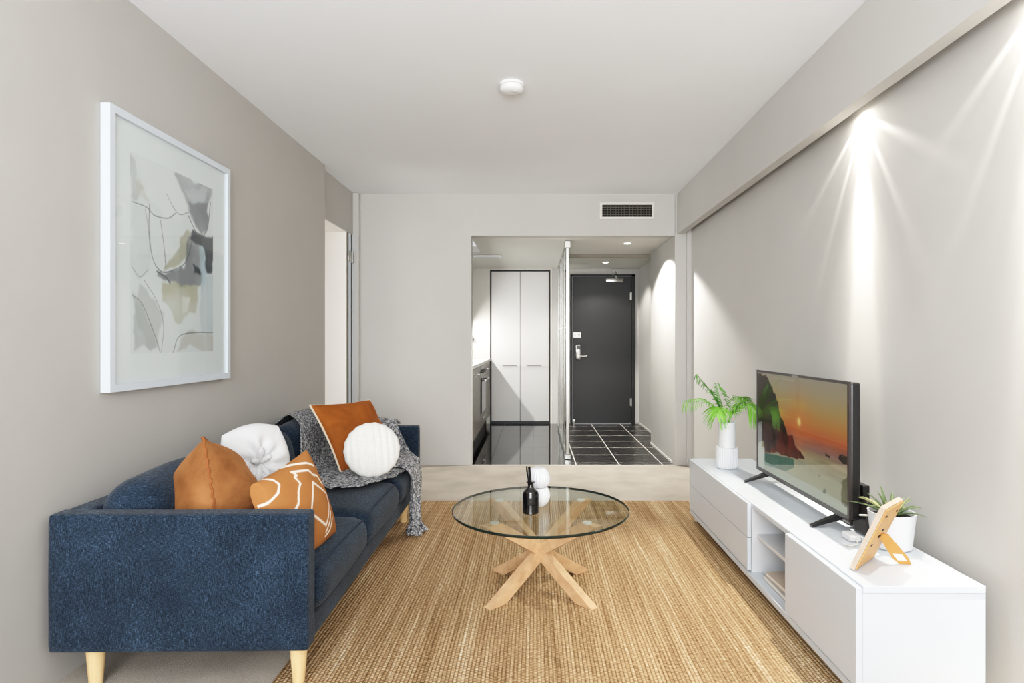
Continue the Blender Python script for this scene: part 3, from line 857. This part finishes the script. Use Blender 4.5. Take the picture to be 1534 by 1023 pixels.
t = thing('reed_diffuser', 'black glass reed diffuser bottle with dark reeds on the glass table', 'reed diffuser', (-.015, 2.655, TZ))
obj('bottle', lathe(bmesh.new(), [(.0, .0005), (.032, .0005), (.0365, .004), (.0365, .085), (.033, .098), (.016, .112), (.013, .118), (.013, .132), (.019, .138), (.019, .142), (.009, .143), (.0, .141)], 32), M['black_gloss'], t, angle=35)
for k in range(5):
    a = 2 * PI * k / 5; e_ = (-.012 + .008 * math.cos(a), .01 * math.sin(a), .208 - .006 * (k % 2))
    obj('reed', tube(bmesh.new(), [(.004 * math.cos(a), .004 * math.sin(a), .10), e_], .0036, 6), M['black'], t)

def ribbed(prof, nf, depth, zr):
    return lathe(bmesh.new(), prof, nf * 4, depth, nf, zr)
t = thing('bubble_vase', 'white fluted vase of two stacked balls on the glass table', 'vase', (.020, 2.765, TZ))
r = .0555; pr = [(.0, .0005)]
for k in range(3, 20): a = PI * k / 25; pr.append((r * math.sin(a), r - r * math.cos(a) - .004))
z2 = .079
for k in range(6, 22): a = PI * k / 25; pr.append((r * math.sin(a), z2 + r - r * math.cos(a) - .004))
zt = pr[-1][1]; pr += [(pr[-1][0] - .004, zt + .002), (.014, zt - .02), (.0, zt - .05)]
obj('body', ribbed(pr, 26, .0055, (.002, zt - .002)), M['ceramic'], t, smooth=True)

# ------------------------------------------------------------------ TV unit
ux0, ux1, uy0, uy1, uz = .987, 1.38, 1.814, 3.78, .40
unit = thing('tv_unit', 'long low white media unit with drawers, open shelf and sliding door along the right wall', 'tv unit', (0, 0, .0))
obj('top', BX(ux0 + .018, ux1, uy0, uy1, uz - .022, uz, bev=.002), M['white'], unit)
obj('side_panel', BX(ux0 + .018, ux1, uy0 + .002, uy0 + .022, .055, uz - .0225), M['white'], unit)
obj('side_panel', BX(ux0 + .018, ux1, uy1 - .022, uy1 - .002, .055, uz - .0225), M['white'], unit)
obj('back_panel', BX(ux1 - .010, ux1 - .002, uy0 + .022, uy1 - .022, .078, uz - .0225), M['white_in'], unit)
obj('bottom_board', BX(ux0 + .004, ux1, uy0 + .001, uy1 - .001, .052, .078, bev=.002), M['white'], unit)
yd, yo = 2.77, 2.324
for y in (yd - .010, yo): obj('divider', BX(ux0 + .02, ux1 - .012, y - .009, y + .009, .0785, uz - .0225), M['white_in'], unit)
obj('shelf', BX(ux0 + .045, ux1 - .012, yo + .010, yd - .020, .238, .254), M['white_in'], unit)
for z0, z1 in ((.088, .236), (.239, uz - .003)):
    obj('drawer', BX(ux0, ux0 + .0175, yd - .022, uy1 - .003, z0, z1, bev=.0015), M['white'], unit)
obj('sliding_door', BX(ux0 - .003, ux0 + .0175, uy0 + .001, yo + .006, .088, uz - .006, bev=.0015), M['white'], unit)
for y in (uy0 + .03, uy1 - .05):
    for x in (ux0 + .03, ux1 - .06):
        obj('foot', BX(x, x + .04, y, y + .04, .0115 if x < 1.2 else .0115, .0515), M['white_in'], unit)

def book(label, loc, rz, w, d, h, cover):
    t = thing('book', label, 'book', loc, rz, 'books in the open shelf')
    bm = bmesh.new(); box(bm, 0, w, 0, d, 0, .003); box(bm, 0, w, 0, d, h - .003, h); box(bm, w - .004, w, 0, d, .003, h - .003)
    obj('cover', bm, cover, t)
    obj('pages', BX(.003, w - .0045, .003, d - .003, .0031, h - .0031), M['paper'], t)
book('larger pale book at the bottom of the stack in the open shelf', (1.03, 2.375, .0783), 0, .22, .30, .022, M['bookgrey'])
book('beige book lying on top of a larger one in the open shelf', (1.045, 2.385, .1005), .04, .19, .27, .018, M['bookcover'])

# ------------------------------------------------------------------ television
tx, ty0, ty1, tz0, tz1 = 1.215, 2.285, 3.235, .452, .992
tv = thing('television', 'flat black television showing a sunset beach, standing on the white unit', 'television', (0, 0, 0))
obj('body', BX(tx + .006, tx + .045, ty0 + .004, ty1 - .004, tz0 + .004, tz1 - .004, bev=.008), M['black'], tv)
bm = bmesh.new(); bw = .012
box(bm, tx - .004, tx + .0058, ty0, ty1, tz1 - bw, tz1); box(bm, tx - .004, tx + .0058, ty0, ty1, tz0, tz0 + .018)
box(bm, tx - .004, tx + .0058, ty0, ty0 + bw, tz0 + .018, tz1 - bw); box(bm, tx - .004, tx + .0058, ty1 - bw, ty1, tz0 + .018, tz1 - bw)
obj('bezel', bm, M['bezel'], tv)
bm = bmesh.new(); nx_, nz_ = 260, 150
gy0, gy1, gz0, gz1 = ty0 + bw, ty1 - bw, tz0 + .018, tz1 - bw
vv = [[bm.verts.new((tx, gy1 + (gy0 - gy1) * i / nx_, gz1 + (gz0 - gz1) * j / nz_)) for i in range(nx_ + 1)] for j in range(nz_ + 1)]
for j in range(nz_):
    for i in range(nx_): bm.faces.new((vv[j][i], vv[j][i + 1], vv[j + 1][i + 1], vv[j + 1][i]))
scr = obj('screen', bm, vcol('tv_picture', .3, emission=.85), tv, label='screen showing a sunset over a rocky beach')
co = np.array([v.co for v in scr.data.vertices])
UV = np.stack([(gy1 - co[:, 1]) / (gy1 - gy0) * 1.75, (gz1 - co[:, 2]) / (gz1 - gz0)], 1)       # x 0..1.75, y 0..1
def tvp(zx, zy):
    px, py = 1130 + zx / 4.2625, 550 + zy / 4.2625
    Y = tx * F / (px - CX); z = H - (py - CY) * Y / F
    return ((gy1 - Y) / (gy1 - gy0) * 1.75, (gz1 - z) / (gz1 - gz0))
def tl(pts): return [tvp(*p) for p in pts]
x, y = UV[:, 0], UV[:, 1]
def grad(t, stops):
    out = np.zeros((len(t), 3)); ps = [s[0] for s in stops]; cs = np.array([L3(s[1]) for s in stops])
    for k in range(3): out[:, k] = np.interp(t, ps, cs[:, k])
    return out
wv = .02 * (nz(UV * np.array([.6, 3]), 3, 5) - .5)
col = grad(y + wv, [(0, (150, 140, 120)), (.12, (160, 146, 112)), (.25, (172, 142, 86)), (.38, (188, 124, 60)), (.47, (190, 96, 50)), (.54, (158, 96, 76)), (.60, (140, 108, 98)), (.66, (150, 138, 104)), (.8, (150, 152, 128)), (1, (132, 146, 126))])
hz = pdist(UV, tl([(285, 345), (286, 350)])); glow = np.exp(-(hz / .22) ** 2)[:, None]
col = col * (1 - .5 * glow) + L3((214, 118, 56)) * .5 * glow
g2 = np.exp(-(hz / .03) ** 2)[:, None]; col = col * (1 - g2) + L3((255, 222, 130)) * g2
sea = np.clip((y - tvp(300, 420)[1] + .02) / .03, 0, 1) * np.clip(1 - (y - .8) / .1, 0, 1)
wav = nz(UV * np.array([1.5, 14]), 3, 9); col *= (1 + (sea * (wav - .5) * .6))[:, None]
shore = np.clip((UV[:, 1] - (.60 + .10 * UV[:, 0])) * 12, 0, 1)[:, None] * .5
col = col * (1 - shore) + L3((156, 160, 132)) * shore * (1 + .15 * (nz(UV, 8, 3) - .5))[:, None]
sun_ref = (np.exp(-((x - tvp(288, 345)[0]) / .05) ** 2) * np.clip((y - .5) * 6, 0, 1) * np.clip((.75 - y) * 6, 0, 1))[:, None] * .5
col = col * (1 - sun_ref) + L3((214, 120, 60)) * sun_ref
teal = inside(UV, tl([(60, 545), (250, 585), (255, 640), (200, 665), (60, 620)])) * 1.0
col = col * (1 - .9 * teal[:, None]) + L3((30, 92, 78)) * .9 * teal[:, None] * (1 + .5 * (nz(UV, 12, 8) - .5))[:, None]
rock = nz(UV, 14, 21, 4)
def paint(poly, c, var=.9, soft=1.0):
    global col
    jit = np.stack([nz(UV, 22, 31) - .5, nz(UV, 22, 41) - .5], 1) * .045
    k = inside(UV + jit, poly)[:, None] * soft
    col = col * (1 - k) + L3(c) * np.clip(1 + var * 2 * (rock - .5), .1, 3)[:, None] * k
paint(tl([(20, 40), (75, 50), (115, 130), (148, 215), (165, 300), (200, 390), (215, 440), (100, 470), (20, 480)]), (46, 34, 26))
paint(tl([(75, 150), (135, 170), (145, 230), (110, 235), (70, 215)]), (30, 20, 16))
paint(tl([(80, 350), (150, 385), (200, 430), (245, 440), (260, 500), (300, 535), (322, 580), (270, 585), (200, 565), (140, 545), (60, 545), (60, 380)]), (94, 36, 26), 1.0)
paint(tl([(65, 360), (140, 380), (165, 440), (130, 520), (60, 540)]), (70, 48, 46), 1.2)
paint(tl([(455, 550), (480, 560), (478, 575), (450, 565)]), (48, 44, 38)); paint(tl([(545, 555), (596, 570), (592, 620), (540, 595)]), (50, 42, 36))
paint(tl([(355, 650), (366, 656), (362, 660)]), (60, 58, 46)); paint(tl([(400, 692), (422, 704), (415, 710)]), (60, 58, 46))
paint(tl([(445, 760), (462, 815), (436, 800)]), (62, 84, 60), .4); paint(tl([(555, 725), (600, 705), (604, 900), (560, 870)]), (72, 76, 46), .9)
set_cols(scr, np.clip(col, 0, 1))
obj('screen_glass', BX(tx - .0025, tx - .0012, gy0, gy1, gz0, gz1), M['tv_glass'], tv)
obj('logo_bar', BX(tx - .0055, tx - .004, (ty0 + ty1) / 2 - .03, (ty0 + ty1) / 2 + .03, tz1 - .011, tz1 - .004), M['steel'], tv)
for y in (ty0 + .10, ty1 - .10):
    bm = bmesh.new()
    for s in (-1, 1):
        e_ = tx + .02 + s * .125
        vs = [bm.verts.new(p) for p in ((tx + .02 - .012 * s, y - .016, tz0 + .012), (tx + .02 - .012 * s, y + .016, tz0 + .012), (tx + .02 - .012 * s, y + .016, tz0 - .012), (tx + .02 - .012 * s, y - .016, tz0 - .012),
              (e_, y - .010, uz + .010), (e_, y + .010, uz + .010), (e_, y + .010, uz + .001), (e_, y - .010, uz + .001))]
        for f in ((0, 1, 2, 3), (4, 5, 6, 7), (0, 1, 5, 4), (1, 2, 6, 5), (2, 3, 7, 6), (3, 0, 4, 7)): bm.faces.new([vs[k] for k in f])
    obj('leg', bm, M['black'], tv)
# boxes behind the set
t = thing('media_box', 'dark upright media box behind the near edge of the television', 'media box', (1.285, 2.31, uz))
obj('case', BX(-.018, .018, -.05, .05, .001, .135, bev=.004), M['bezel'], t)
obj('upper_unit', BX(-.016, .010, -.02, .045, .1355, .19, bev=.003), M['black'], t)
t = thing('network_router', 'small grey router lying on the white unit behind the television', 'router', (1.318, 2.50, uz))
obj('case', BX(-.04, .04, -.10, .03, .001, .030, bev=.004), M['bezel'], t)
obj('top_cover', BX(-.038, .038, -.098, .028, .0301, .034, bev=.001), M['white_plastic'], t)
t = obj('power_cable', tube(bmesh.new(), catmull([(1.245, 2.274, .482), (1.275, 2.252, .487), (1.315, 2.255, .49), (1.34, 2.30, .46), (1.36, 2.40, .415)], 6), .0035, 8), M['cord'], smooth=True)
tag(t, 'thin white cable looping round the near edge of the television', 'cable')
t = thing('power_adapter', 'small white power adapter on the unit between television and pot plant', 'power adapter', (1.195, 2.235, uz))
obj('case', BX(-.022, .022, -.03, .03, .001, .026, bev=.005), M['white_plastic'], t)
obj('cable', tube(bmesh.new(), catmull([(.0, -.03, .012), (-.01, -.06, .006), (-.045, -.08, .004), (-.06, -.06, .004)], 6), .003, 6), M['cord'], t, smooth=True)

# ------------------------------------------------------------------ tall vase with palm fronds
vx, vy = 1.135, 3.50
t = thing('fluted_vase', 'tall white two-tier fluted vase at the far end of the white unit', 'vase', (vx, vy, uz))
pr = [(.0, .0005), (.052, .0005), (.060, .006), (.064, .02), (.064, .118), (.062, .124), (.049, .1245), (.049, .272), (.044, .272), (.044, .20), (.0, .19)]
bm = lathe(bmesh.new(), pr, 160, .0055, 28, (.005, .122))
obj('body', bm, M['ceramic'], t, angle=60)
palm = thing('palm_stems', 'bright green palm fronds arching out of the tall fluted vase', 'palm fronds', (vx, vy, uz + .25))
def frond(tip, mid, L=.085, npair=17, mat='green', droop=.03, seed=0):
    rnd = random.Random(seed)
    pts = catmull([(rnd.uniform(-.012, .012), rnd.uniform(-.012, .012), -.045), (mid[0] * .3, mid[1] * .3, .07), mid, tip], 10)
    bm = tube(bmesh.new(), pts, .0026, 6, taper=lambda q: 1 - .75 * q)
    n = len(pts)
    for k in range(npair):
        q = .34 + .66 * k / (npair - 1); i = min(n - 2, int(q * (n - 1))); p = pts[i]; d = (pts[i + 1] - pts[i]).normalized()
        side = d.cross(Vector((0, 0, 1)))
        if side.length < .05: side = Vector((1, 0, 0))
        side.normalize(); upv = side.cross(d).normalized()
        for s in (-1, 1):
            l = L * (.55 + .65 * math.sin(PI * min(1, (q - .3) / .75 + .15))) * rnd.uniform(.85, 1.1)
            dir_ = (d * .75 + side * s * rnd.uniform(.7, .95) + upv * rnd.uniform(.05, .3)).normalized()
            w = .0034; prev = None; wd = dir_.cross(Vector((0, 0, 1)));
            wd = (wd.normalized() if wd.length > .05 else side) * .8 + Vector((0, 0, .5)) * s
            wd.normalize()
            for m_ in range(6):
                f = m_ / 5; c = p + dir_ * l * f + Vector((0, 0, -droop * f * f - droop * .4 * f ** 3)); ww = w * (math.sin(PI * (f * .82 + .12)) + .05)
                a, b = bm.verts.new(c + wd * ww), bm.verts.new(c - wd * ww)
                if prev: bm.faces.new((prev[0], a, b, prev[1]))
                prev = (a, b)
    return obj('frond', bm, M[mat], palm, smooth=True)
frond((-.275, -.06, .150), (-.14, -.03, .155), .09, 24, 'green', .05, 1)
frond((-.175, .02, .305), (-.085, .01, .185), .10, 28, 'green_dark', .045, 2)
frond((-.075, -.04, .255), (-.045, -.02, .160), .085, 26, 'green_dark', .04, 3)
frond((.155, -.05, .115), (.095, -.03, .145), .105, 28, 'green', .055, 4)
frond((.115, -.16, .085), (.08, -.10, .135), .105, 28, 'green', .055, 5)
frond((.13, .05, .165), (.075, .03, .155), .10, 28, 'green', .05, 6)
frond((-.10, -.13, .07), (-.07, -.08, .115), .09, 24, 'green', .05, 7)

# ------------------------------------------------------------------ succulent
t = thing('potted_succulent', 'spiky green succulent in a white pot on the white unit beside the wall', 'potted plant', (1.297, 2.155, uz))
pr = [(.0, .0005), (.056, .0005), (.064, .006), (.077, .126), (.078, .130), (.072, .130), (.070, .112), (.0, .11)]
obj('pot', lathe(bmesh.new(), pr, 48), M['ceramic'], t, angle=45)
obj('soil', lathe(bmesh.new(), [(.0, .1105), (.0695, .1125), (.0, .118)], 32), M['soil'], t, smooth=True)
rnd = random.Random(5)
for k in range(20):
    a = k * 2.399 + .3; ring = k / 20
    el = lerp(.35, 1.25, ring) + rnd.uniform(-.08, .08); L = lerp(.15, .10, ring) * rnd.uniform(.9, 1.1)
    if math.cos(a) > 0: L *= .84
    hd = Vector((math.cos(a), math.sin(a), 0)); bm = bmesh.new(); pts = []
    for m_ in range(9):
        f = m_ / 8; r_ = .014 + L * math.cos(el) * f * 1.0 ; z = .118 + L * math.sin(el) * f - .055 * f * f * math.cos(el) + .012 * f
        pts.append(hd * r_ + Vector((0, 0, z)))
    sd = Vector((-hd.y, hd.x, 0)); rows = []
    for m_, p in enumerate(pts):
        f = m_ / 8; w = .0105 * (1 - f) ** .65 + .0004; th = .0045 * (1 - f) + .0004
        u = (pts[min(8, m_ + 1)] - pts[max(0, m_ - 1)]).normalized().cross(sd).normalized()
        if u.z < 0: u = -u
        rows.append([bm.verts.new(p + q) for q in (sd * w + u * w * .35, -u * th, -sd * w + u * w * .35, u * th * .2)])
    for r0, r1 in zip(rows, rows[1:]):
        for q in range(4): bm.faces.new((r0[q], r0[(q + 1) % 4], r1[(q + 1) % 4], r1[q]))
    bm.faces.new(rows[0]); bm.faces.new(rows[-1])
    obj('leaf', bm, M['agave' if k % 3 else 'agave_tip'], t, smooth=True)

# ------------------------------------------------------------------ photo frame from behind
BL, BR_ = Vector((1.043, 1.935, uz)), Vector((1.172, 2.054, uz))
ex = (BR_ - BL).normalized(); nb = Vector((.68, -.735, 0)).normalized()
ey = (nb * .092 + Vector((0, 0, .217))).normalized(); ez = ex.cross(ey).normalized()
if ez.dot(nb) < 0: ez = -ez
fw, fh = (BR_ - BL).length, .236
mf = Matrix((ex, ey, ez)).transposed().to_4x4(); mf.translation = BL + Vector((0, 0, .001))
t = thing('photo_frame', 'small photo frame seen from its wooden back, propped on the near end of the unit', 'photo frame'); t.matrix_world = mf
bm = bmesh.new()
for a in ((0, fw, 0, .022), (0, fw, fh - .022, fh), (0, .022, .022, fh - .022), (fw - .022, fw, .022, fh - .022)): box(bm, a[0], a[1], a[2], a[3], -.016, -.0005)
obj('frame', bm, M['pale_wood'], t, label='pale front moulding')
obj('backing', BX(.004, fw - .004, .004, fh - .004, -.0004, .004, bev=.001), M['pine'], t)
bm = bmesh.new()
for a, b in ((.03, fh - .035), (.03, .09), (fw - .045, fh - .035), (fw / 2 - .01, fh / 2 + .02)): obj('clip', BX(a, a + .012, b, b + .005, .0041, .0062), M['frame_black'], t)
box(bm, fw / 2 - .022, fw / 2 + .022, fh / 2 - .004, fh / 2 + .004, .0041, .0070)
obj('hinge', bm, M['frame_black'], t)
top_ = mf @ Vector((fw * .52, fh * .53, .008)); ft = Vector((1.243, 1.992, uz + .0012)); ivf = mf.inverted()
wdir = Vector((.62, -.12, 0)).normalized(); d = (ft - top_).normalized(); nn = d.cross(wdir).normalized()
bm = bmesh.new(); vs = []
for c, w in ((top_, .017), (top_.lerp(ft, .8), .026), (ft, .019)):
    vs.append([bm.verts.new(ivf @ (c + wdir * w * sx + nn * .0022 * sy)) for sx, sy in ((-1, -1), (1, -1), (1, 1), (-1, 1))])
for a, b in zip(vs, vs[1:]):
    for k in range(4): bm.faces.new((a[k], a[(k + 1) % 4], b[(k + 1) % 4], b[k]))
bm.faces.new(vs[0]); bm.faces.new(vs[-1])
st = obj('stand', bm, wood('stand_board', rgb(188, 126, 56), rgb(206, 144, 70), (8, 8, 8)), t)
sc_ = top_.lerp(ft, .76); sn = nn if nn.y < 0 else -nn
bm = bmesh.new(); quad(bm, [ivf @ (sc_ + wdir * a + d * b + sn * .0028) for a, b in ((-.014, -.017), (.014, -.017), (.014, .017), (-.014, .017))])
obj('sticker', bm, M['paper'], st, label='small white price sticker')

# ------------------------------------------------------------------ framed artwork
ay0, ay1, az0, az1 = 2.196, 3.065, .957, 2.030; fd = .037
art = thing('framed_artwork', 'large white framed abstract watercolour on the left wall above the sofa', 'framed picture', (XL + .0005, 0, 0))
bw = .028; bm = bmesh.new()
for a in ((ay0, ay1, az0, az0 + bw), (ay0, ay1, az1 - bw, az1), (ay0, ay0 + bw, az0 + bw, az1 - bw), (ay1 - bw, ay1, az0 + bw, az1 - bw)): box(bm, .001, fd, *a)
obj('frame', bm, M['white'], art)
obj('mat_board', BX(.002, .022, ay0 + bw, ay1 - bw, az0 + bw, az1 - bw), M['mat_board'], art)
py0, py1, pz0, pz1 = 2.325, 2.925, 1.098, 1.893
bm = bmesh.new(); nx_, nz_ = 210, 270
vv = [[bm.verts.new((.0228, py0 + (py1 - py0) * i / nx_, pz1 + (pz0 - pz1) * j / nz_)) for i in range(nx_ + 1)] for j in range(nz_ + 1)]
for j in range(nz_):
    for i in range(nx_): bm.faces.new((vv[j][i], vv[j][i + 1], vv[j + 1][i + 1], vv[j + 1][i]))
pr_ = obj('print', bm, vcol('watercolour_print', .7), art, label='grey, ochre and charcoal abstract watercolour')
co = np.array([v.co for v in pr_.data.vertices]); UV = np.stack([co[:, 1], -co[:, 2]], 1)
def ap(zx, zy):
    px, py = 190 + zx / 3.1, 210 + zy / 3.1; Y = (XL + .023) * F / (px - CX); return (Y, -(H - (py - CY) * Y / F))
def al(p): return [ap(*q) for q in p]
col = np.tile(L3((218, 222, 222)), (len(UV), 1)) * (1 + .08 * (nz(UV, 5, 2) - .5))[:, None]
def blur(k, r):
    g = k.reshape(nz_ + 1, nx_ + 1)
    for _ in range(2):
        for ax in (0, 1):
            pad = [(r, r) if a == ax else (0, 0) for a in (0, 1)]; c = np.cumsum(np.pad(g, pad, mode='edge'), axis=ax)
            c = np.concatenate([np.zeros_like(np.take(c, [0], ax)), c], ax); n_ = 2 * r + 1
            g = (np.take(c, range(n_, c.shape[ax]), ax) - np.take(c, range(0, c.shape[ax] - n_), ax)) / n_
    return g.ravel()
def wash(poly, c, op=.8, jit=.05, edge=.42):
    global col
    j = np.stack([nz(UV, 9, 61, 5) - .5, nz(UV, 9, 71, 5) - .5], 1) * jit * 2.2
    k = blur(inside(UV + j, poly).astype(float), 1) * op * (1 - edge + 2 * edge * (nz(UV, 8, 81) - .2)).clip(.15, 1.0)
    col = col * (1 - k[:, None]) + L3(c) * k[:, None]
def stroke(pts, c, w, op=.85):
    global col
    ln = [tuple(q[:2]) for q in catmull([(a, b, 0) for a, b in al(pts)], 6)]
    d = pdist(UV, ln); wn = w * (.55 + .9 * nz(UV, 12, 91))
    k = np.clip((wn - d) / .0022 + .5, 0, 1) * op; col = col * (1 - k[:, None]) + L3(c) * k[:, None]
wash(al([(20, 40), (50, 80), (60, 200), (110, 240), (60, 290), (20, 260)]), (168, 170, 172), .7)
wash(al([(50, 180), (115, 190), (110, 300), (60, 260)]), (196, 192, 176), .6)
wash(al([(60, 60), (230, 120), (270, 330), (160, 360), (100, 250)]), (226, 229, 229), .8)
wash(al([(20, 280), (100, 330), (110, 560), (60, 640), (20, 600)]), (206, 210, 212), .7)
wash(al([(225, 145), (400, 225), (385, 320), (340, 440), (290, 380), (265, 260)]), (150, 153, 158), .9)
wash(al([(270, 230), (385, 240), (350, 330), (290, 290)]), (200, 205, 208), .7)
wash(al([(280, 300), (385, 320), (350, 448), (300, 400)]), (118, 118, 124), .85)
wash(al([(270, 420), (300, 440), (295, 520), (240, 590), (190, 600), (230, 500)]), (168, 164, 142), .85)
wash(al([(300, 440), (345, 450), (340, 690), (260, 690), (190, 650), (150, 625), (260, 600)]), (122, 124, 128), .9)
wash(al([(300, 420), (360, 450), (402, 440), (402, 510), (390, 620), (360, 620), (350, 500), (300, 470)]), (62, 66, 74), .97, .03, .1)
wash(al([(300, 570), (340, 590), (340, 628), (310, 620)]), (58, 62, 70), .95, .03, .1)
wash(al([(335, 490), (352, 500), (365, 620), (350, 720), (335, 640)]), (178, 196, 208), .9, .03)
wash(al([(345, 640), (402, 620), (402, 880), (350, 890)]), (186, 200, 208), .7)
wash(al([(175, 660), (330, 690), (325, 800), (240, 840), (200, 770), (165, 750)]), (176, 172, 146), .85)
wash(al([(262, 730), (290, 730), (285, 800), (265, 800)]), (224, 226, 220), .9, .02)
wash(al([(60, 650), (110, 690), (170, 820), (165, 985), (60, 985), (30, 800)]), (186, 189, 186), .8)
wash(al([(25, 720), (80, 780), (150, 985), (20, 985)]), (170, 174, 172), .7)
wash(al([(215, 985), (240, 910), (300, 895), (402, 895), (402, 985)]), (188, 184, 178), .85)
for pts, w in ((((25, 285), (90, 310), (130, 350), (190, 362), (225, 340)), .004), (((105, 300), (103, 420), (120, 550), (160, 610), (210, 605), (270, 570), (298, 490), (305, 430)), .0045),
               (((155, 370), (165, 440), (175, 520), (180, 590)), .0035), (((185, 250), (215, 310), (245, 345), (285, 335)), .003), (((85, 320), (98, 400), (108, 520)), .0025),
               (((140, 610), (180, 635), (200, 665)), .008), (((25, 590), (60, 635), (100, 600)), .0025), (((80, 650), (140, 750), (170, 860), (160, 980)), .0025), (((25, 720), (70, 760), (120, 880), (155, 985)), .003),
               (((215, 985), (240, 915), (300, 895), (402, 895)), .004), (((285, 350), (320, 425), (350, 448), (375, 400), (388, 290)), .005)):
    stroke(pts, (96, 98, 102), w * .55)
set_cols(pr_, np.clip(col, 0, 1))
obj('picture_glass', BX(.0262, .0275, ay0 + bw, ay1 - bw, az0 + bw, az1 - bw), M['glass_clear'], art)

# ------------------------------------------------------------------ lights
def lamp(kind, name, loc, power, col=(1, 1, 1), target=None, **k):
    l = bpy.data.lights.new(name, kind); l.energy = power; l.color = col
    for a, v in k.items(): setattr(l, a, v)
    o = bpy.data.objects.new(name, l); C.objects.link(o); o.location = loc
    if target is not None: o.rotation_euler = (Vector(target) - Vector(loc)).to_track_quat('-Z', 'Y').to_euler()
    return o
# daylight from the window wall behind the photographer, then two added fill lamps
lamp('AREA', 'window_daylight', (-.1, YR + .02, 1.35), 325, (.97, .985, 1), (-.1, 5, 1.25), shape='RECTANGLE', size=2.9, size_y=2.2)
lamp('AREA', 'ceiling_fill', (-.1, -.7, 1.55), 140, (.96, .98, 1), (-.1, .2, 2.5), shape='RECTANGLE', size=2.2, size_y=1.2)  # added fill aimed upwards to brighten the ceiling
lamp('AREA', 'side_room_fill', (-3.1, 4.6, 1.2), 30, (1, .98, .95), (-1.7, 5.2, 1.2), shape='RECTANGLE', size=.8, size_y=1.6)  # added lamp, out of view, that brightens the doorway reveal
# wall washers in the slot: bright core, faint skirt and a sharp outer rim
def washer(y, power):
    l = bpy.data.lights.new('wall_washer', 'POINT'); l.energy = power; l.color = (1, .92, .79); l.shadow_soft_size = .008
    l.use_nodes = True; nt = l.node_tree
    em = nt.nodes['Emission']; tc = nt.nodes.new('ShaderNodeTexCoord'); sp = nt.nodes.new('ShaderNodeSeparateXYZ')
    nt.links.new(tc.outputs['Normal'], sp.inputs[0])
    ang = mth(nt, 'DIVIDE', mth(nt, 'ARCCOSINE', mth(nt, 'MULTIPLY', sp.outputs[2], WSIGN)), PI)      # 0 straight down .. 1 up
    g = lambda v: (v, v, v, 1)
    r = ramp(nt, ang, [(0, g(1)), (.028, g(.9)), (.045, g(.28)), (.07, g(.05)), (.145, g(.018)), (.162, g(.06)), (.185, g(.016)), (.28, g(.010)), (.31, g(.03)), (.335, g(.004)), (.5, g(0))])
    nt.links.new(mth(nt, 'MULTIPLY', r, 1.0), em.inputs['Strength'])
    o = bpy.data.objects.new('wall_washer', l); C.objects.link(o); o.location = (XR - .048, y, 2.145); o.rotation_euler = (0, math.radians(WTILT), 0)
    lamp('SPOT', 'wall_washer_flood', (XR - .056, y, 2.135), 60 if y < 2 else 210, (1, .93, .80), (.84, y, 0), spot_size=math.radians(58), spot_blend=.7, shadow_soft_size=.012)
WSIGN = -1.0; WTILT = -2.2
for y in (1.66, 2.60): washer(y, 900)
for k, y in enumerate((1.66, 2.60)):
    tt = thing('wall_washer_lamp', 'small recessed wall washing lamp hidden in the ceiling slot', 'downlight', (XR - .030, y, 2.319), 0, 'wall washing lamps')
    obj('housing', lathe(bmesh.new(), [(.0, -.10), (.02, -.10), (.022, -.001), (.0, -.001)], 20), M['white_plastic'], tt, angle=40)
# hall spots
lamp('SPOT', 'hall_spot', (.925, 5.80, ZH - .010), 260, (1, .95, .87), (.94, 5.80, 0), spot_size=math.radians(130), spot_blend=.22, shadow_soft_size=.02)
lamp('SPOT', 'lobby_spot', (.91, 7.55, 2.135), 85, (1, .94, .86), (.91, 7.55, 0), spot_size=math.radians(128), spot_blend=.35, shadow_soft_size=.02)
lamp('AREA', 'under_cabinet', (-.91, 6.99, 1.325), 46, (1, .99, .95), (-.2, 6.99, .95), shape='RECTANGLE', size=2.3, size_y=.02)
lamp('AREA', 'kitchen_panel', (-.72, 6.95, ZH - .01), 4, (1, .99, .95), (-.72, 6.95, 0), shape='RECTANGLE', size=.64, size_y=.1)

w = bpy.data.worlds.new('World'); bpy.context.scene.world = w; w.use_nodes = True
w.node_tree.nodes['Background'].inputs[0].default_value = (.95, .97, 1, 1)
w.node_tree.nodes['Background'].inputs[1].default_value = 1.0

# ------------------------------------------------------------------ camera
cam = bpy.data.cameras.new('Camera'); co_ = bpy.data.objects.new('Camera', cam); C.objects.link(co_)
cam.sensor_fit = 'HORIZONTAL'; cam.sensor_width = 36; cam.lens = 36 * F / 1534
cam.shift_x = -(CX - 767) / 1534; cam.shift_y = (CY - 511.5) / 1534
cam.clip_start = .02
co_.location = (0, 0, H); co_.rotation_euler = (PI / 2, 0, 0)
sc = bpy.context.scene
sc.camera = co_
sc.view_settings.view_transform = 'Standard'
sc.view_settings.look = 'None'
sc.view_settings.exposure = 0.0
sc.view_settings.use_curve_mapping = True
cm = sc.view_settings.curve_mapping; cm.white_level = (2.2, 2.2, 2.2)
cv = cm.curves[3]
for p_ in ((.02, .028), (.1, .185), (.25, .455), (.4, .66), (.6, .84), (.8, .95)): cv.points.new(*p_)
cm.update()
sc.cycles.max_bounces = 10; sc.cycles.transparent_max_bounces = 16
sc.cycles.sample_clamp_indirect = 6
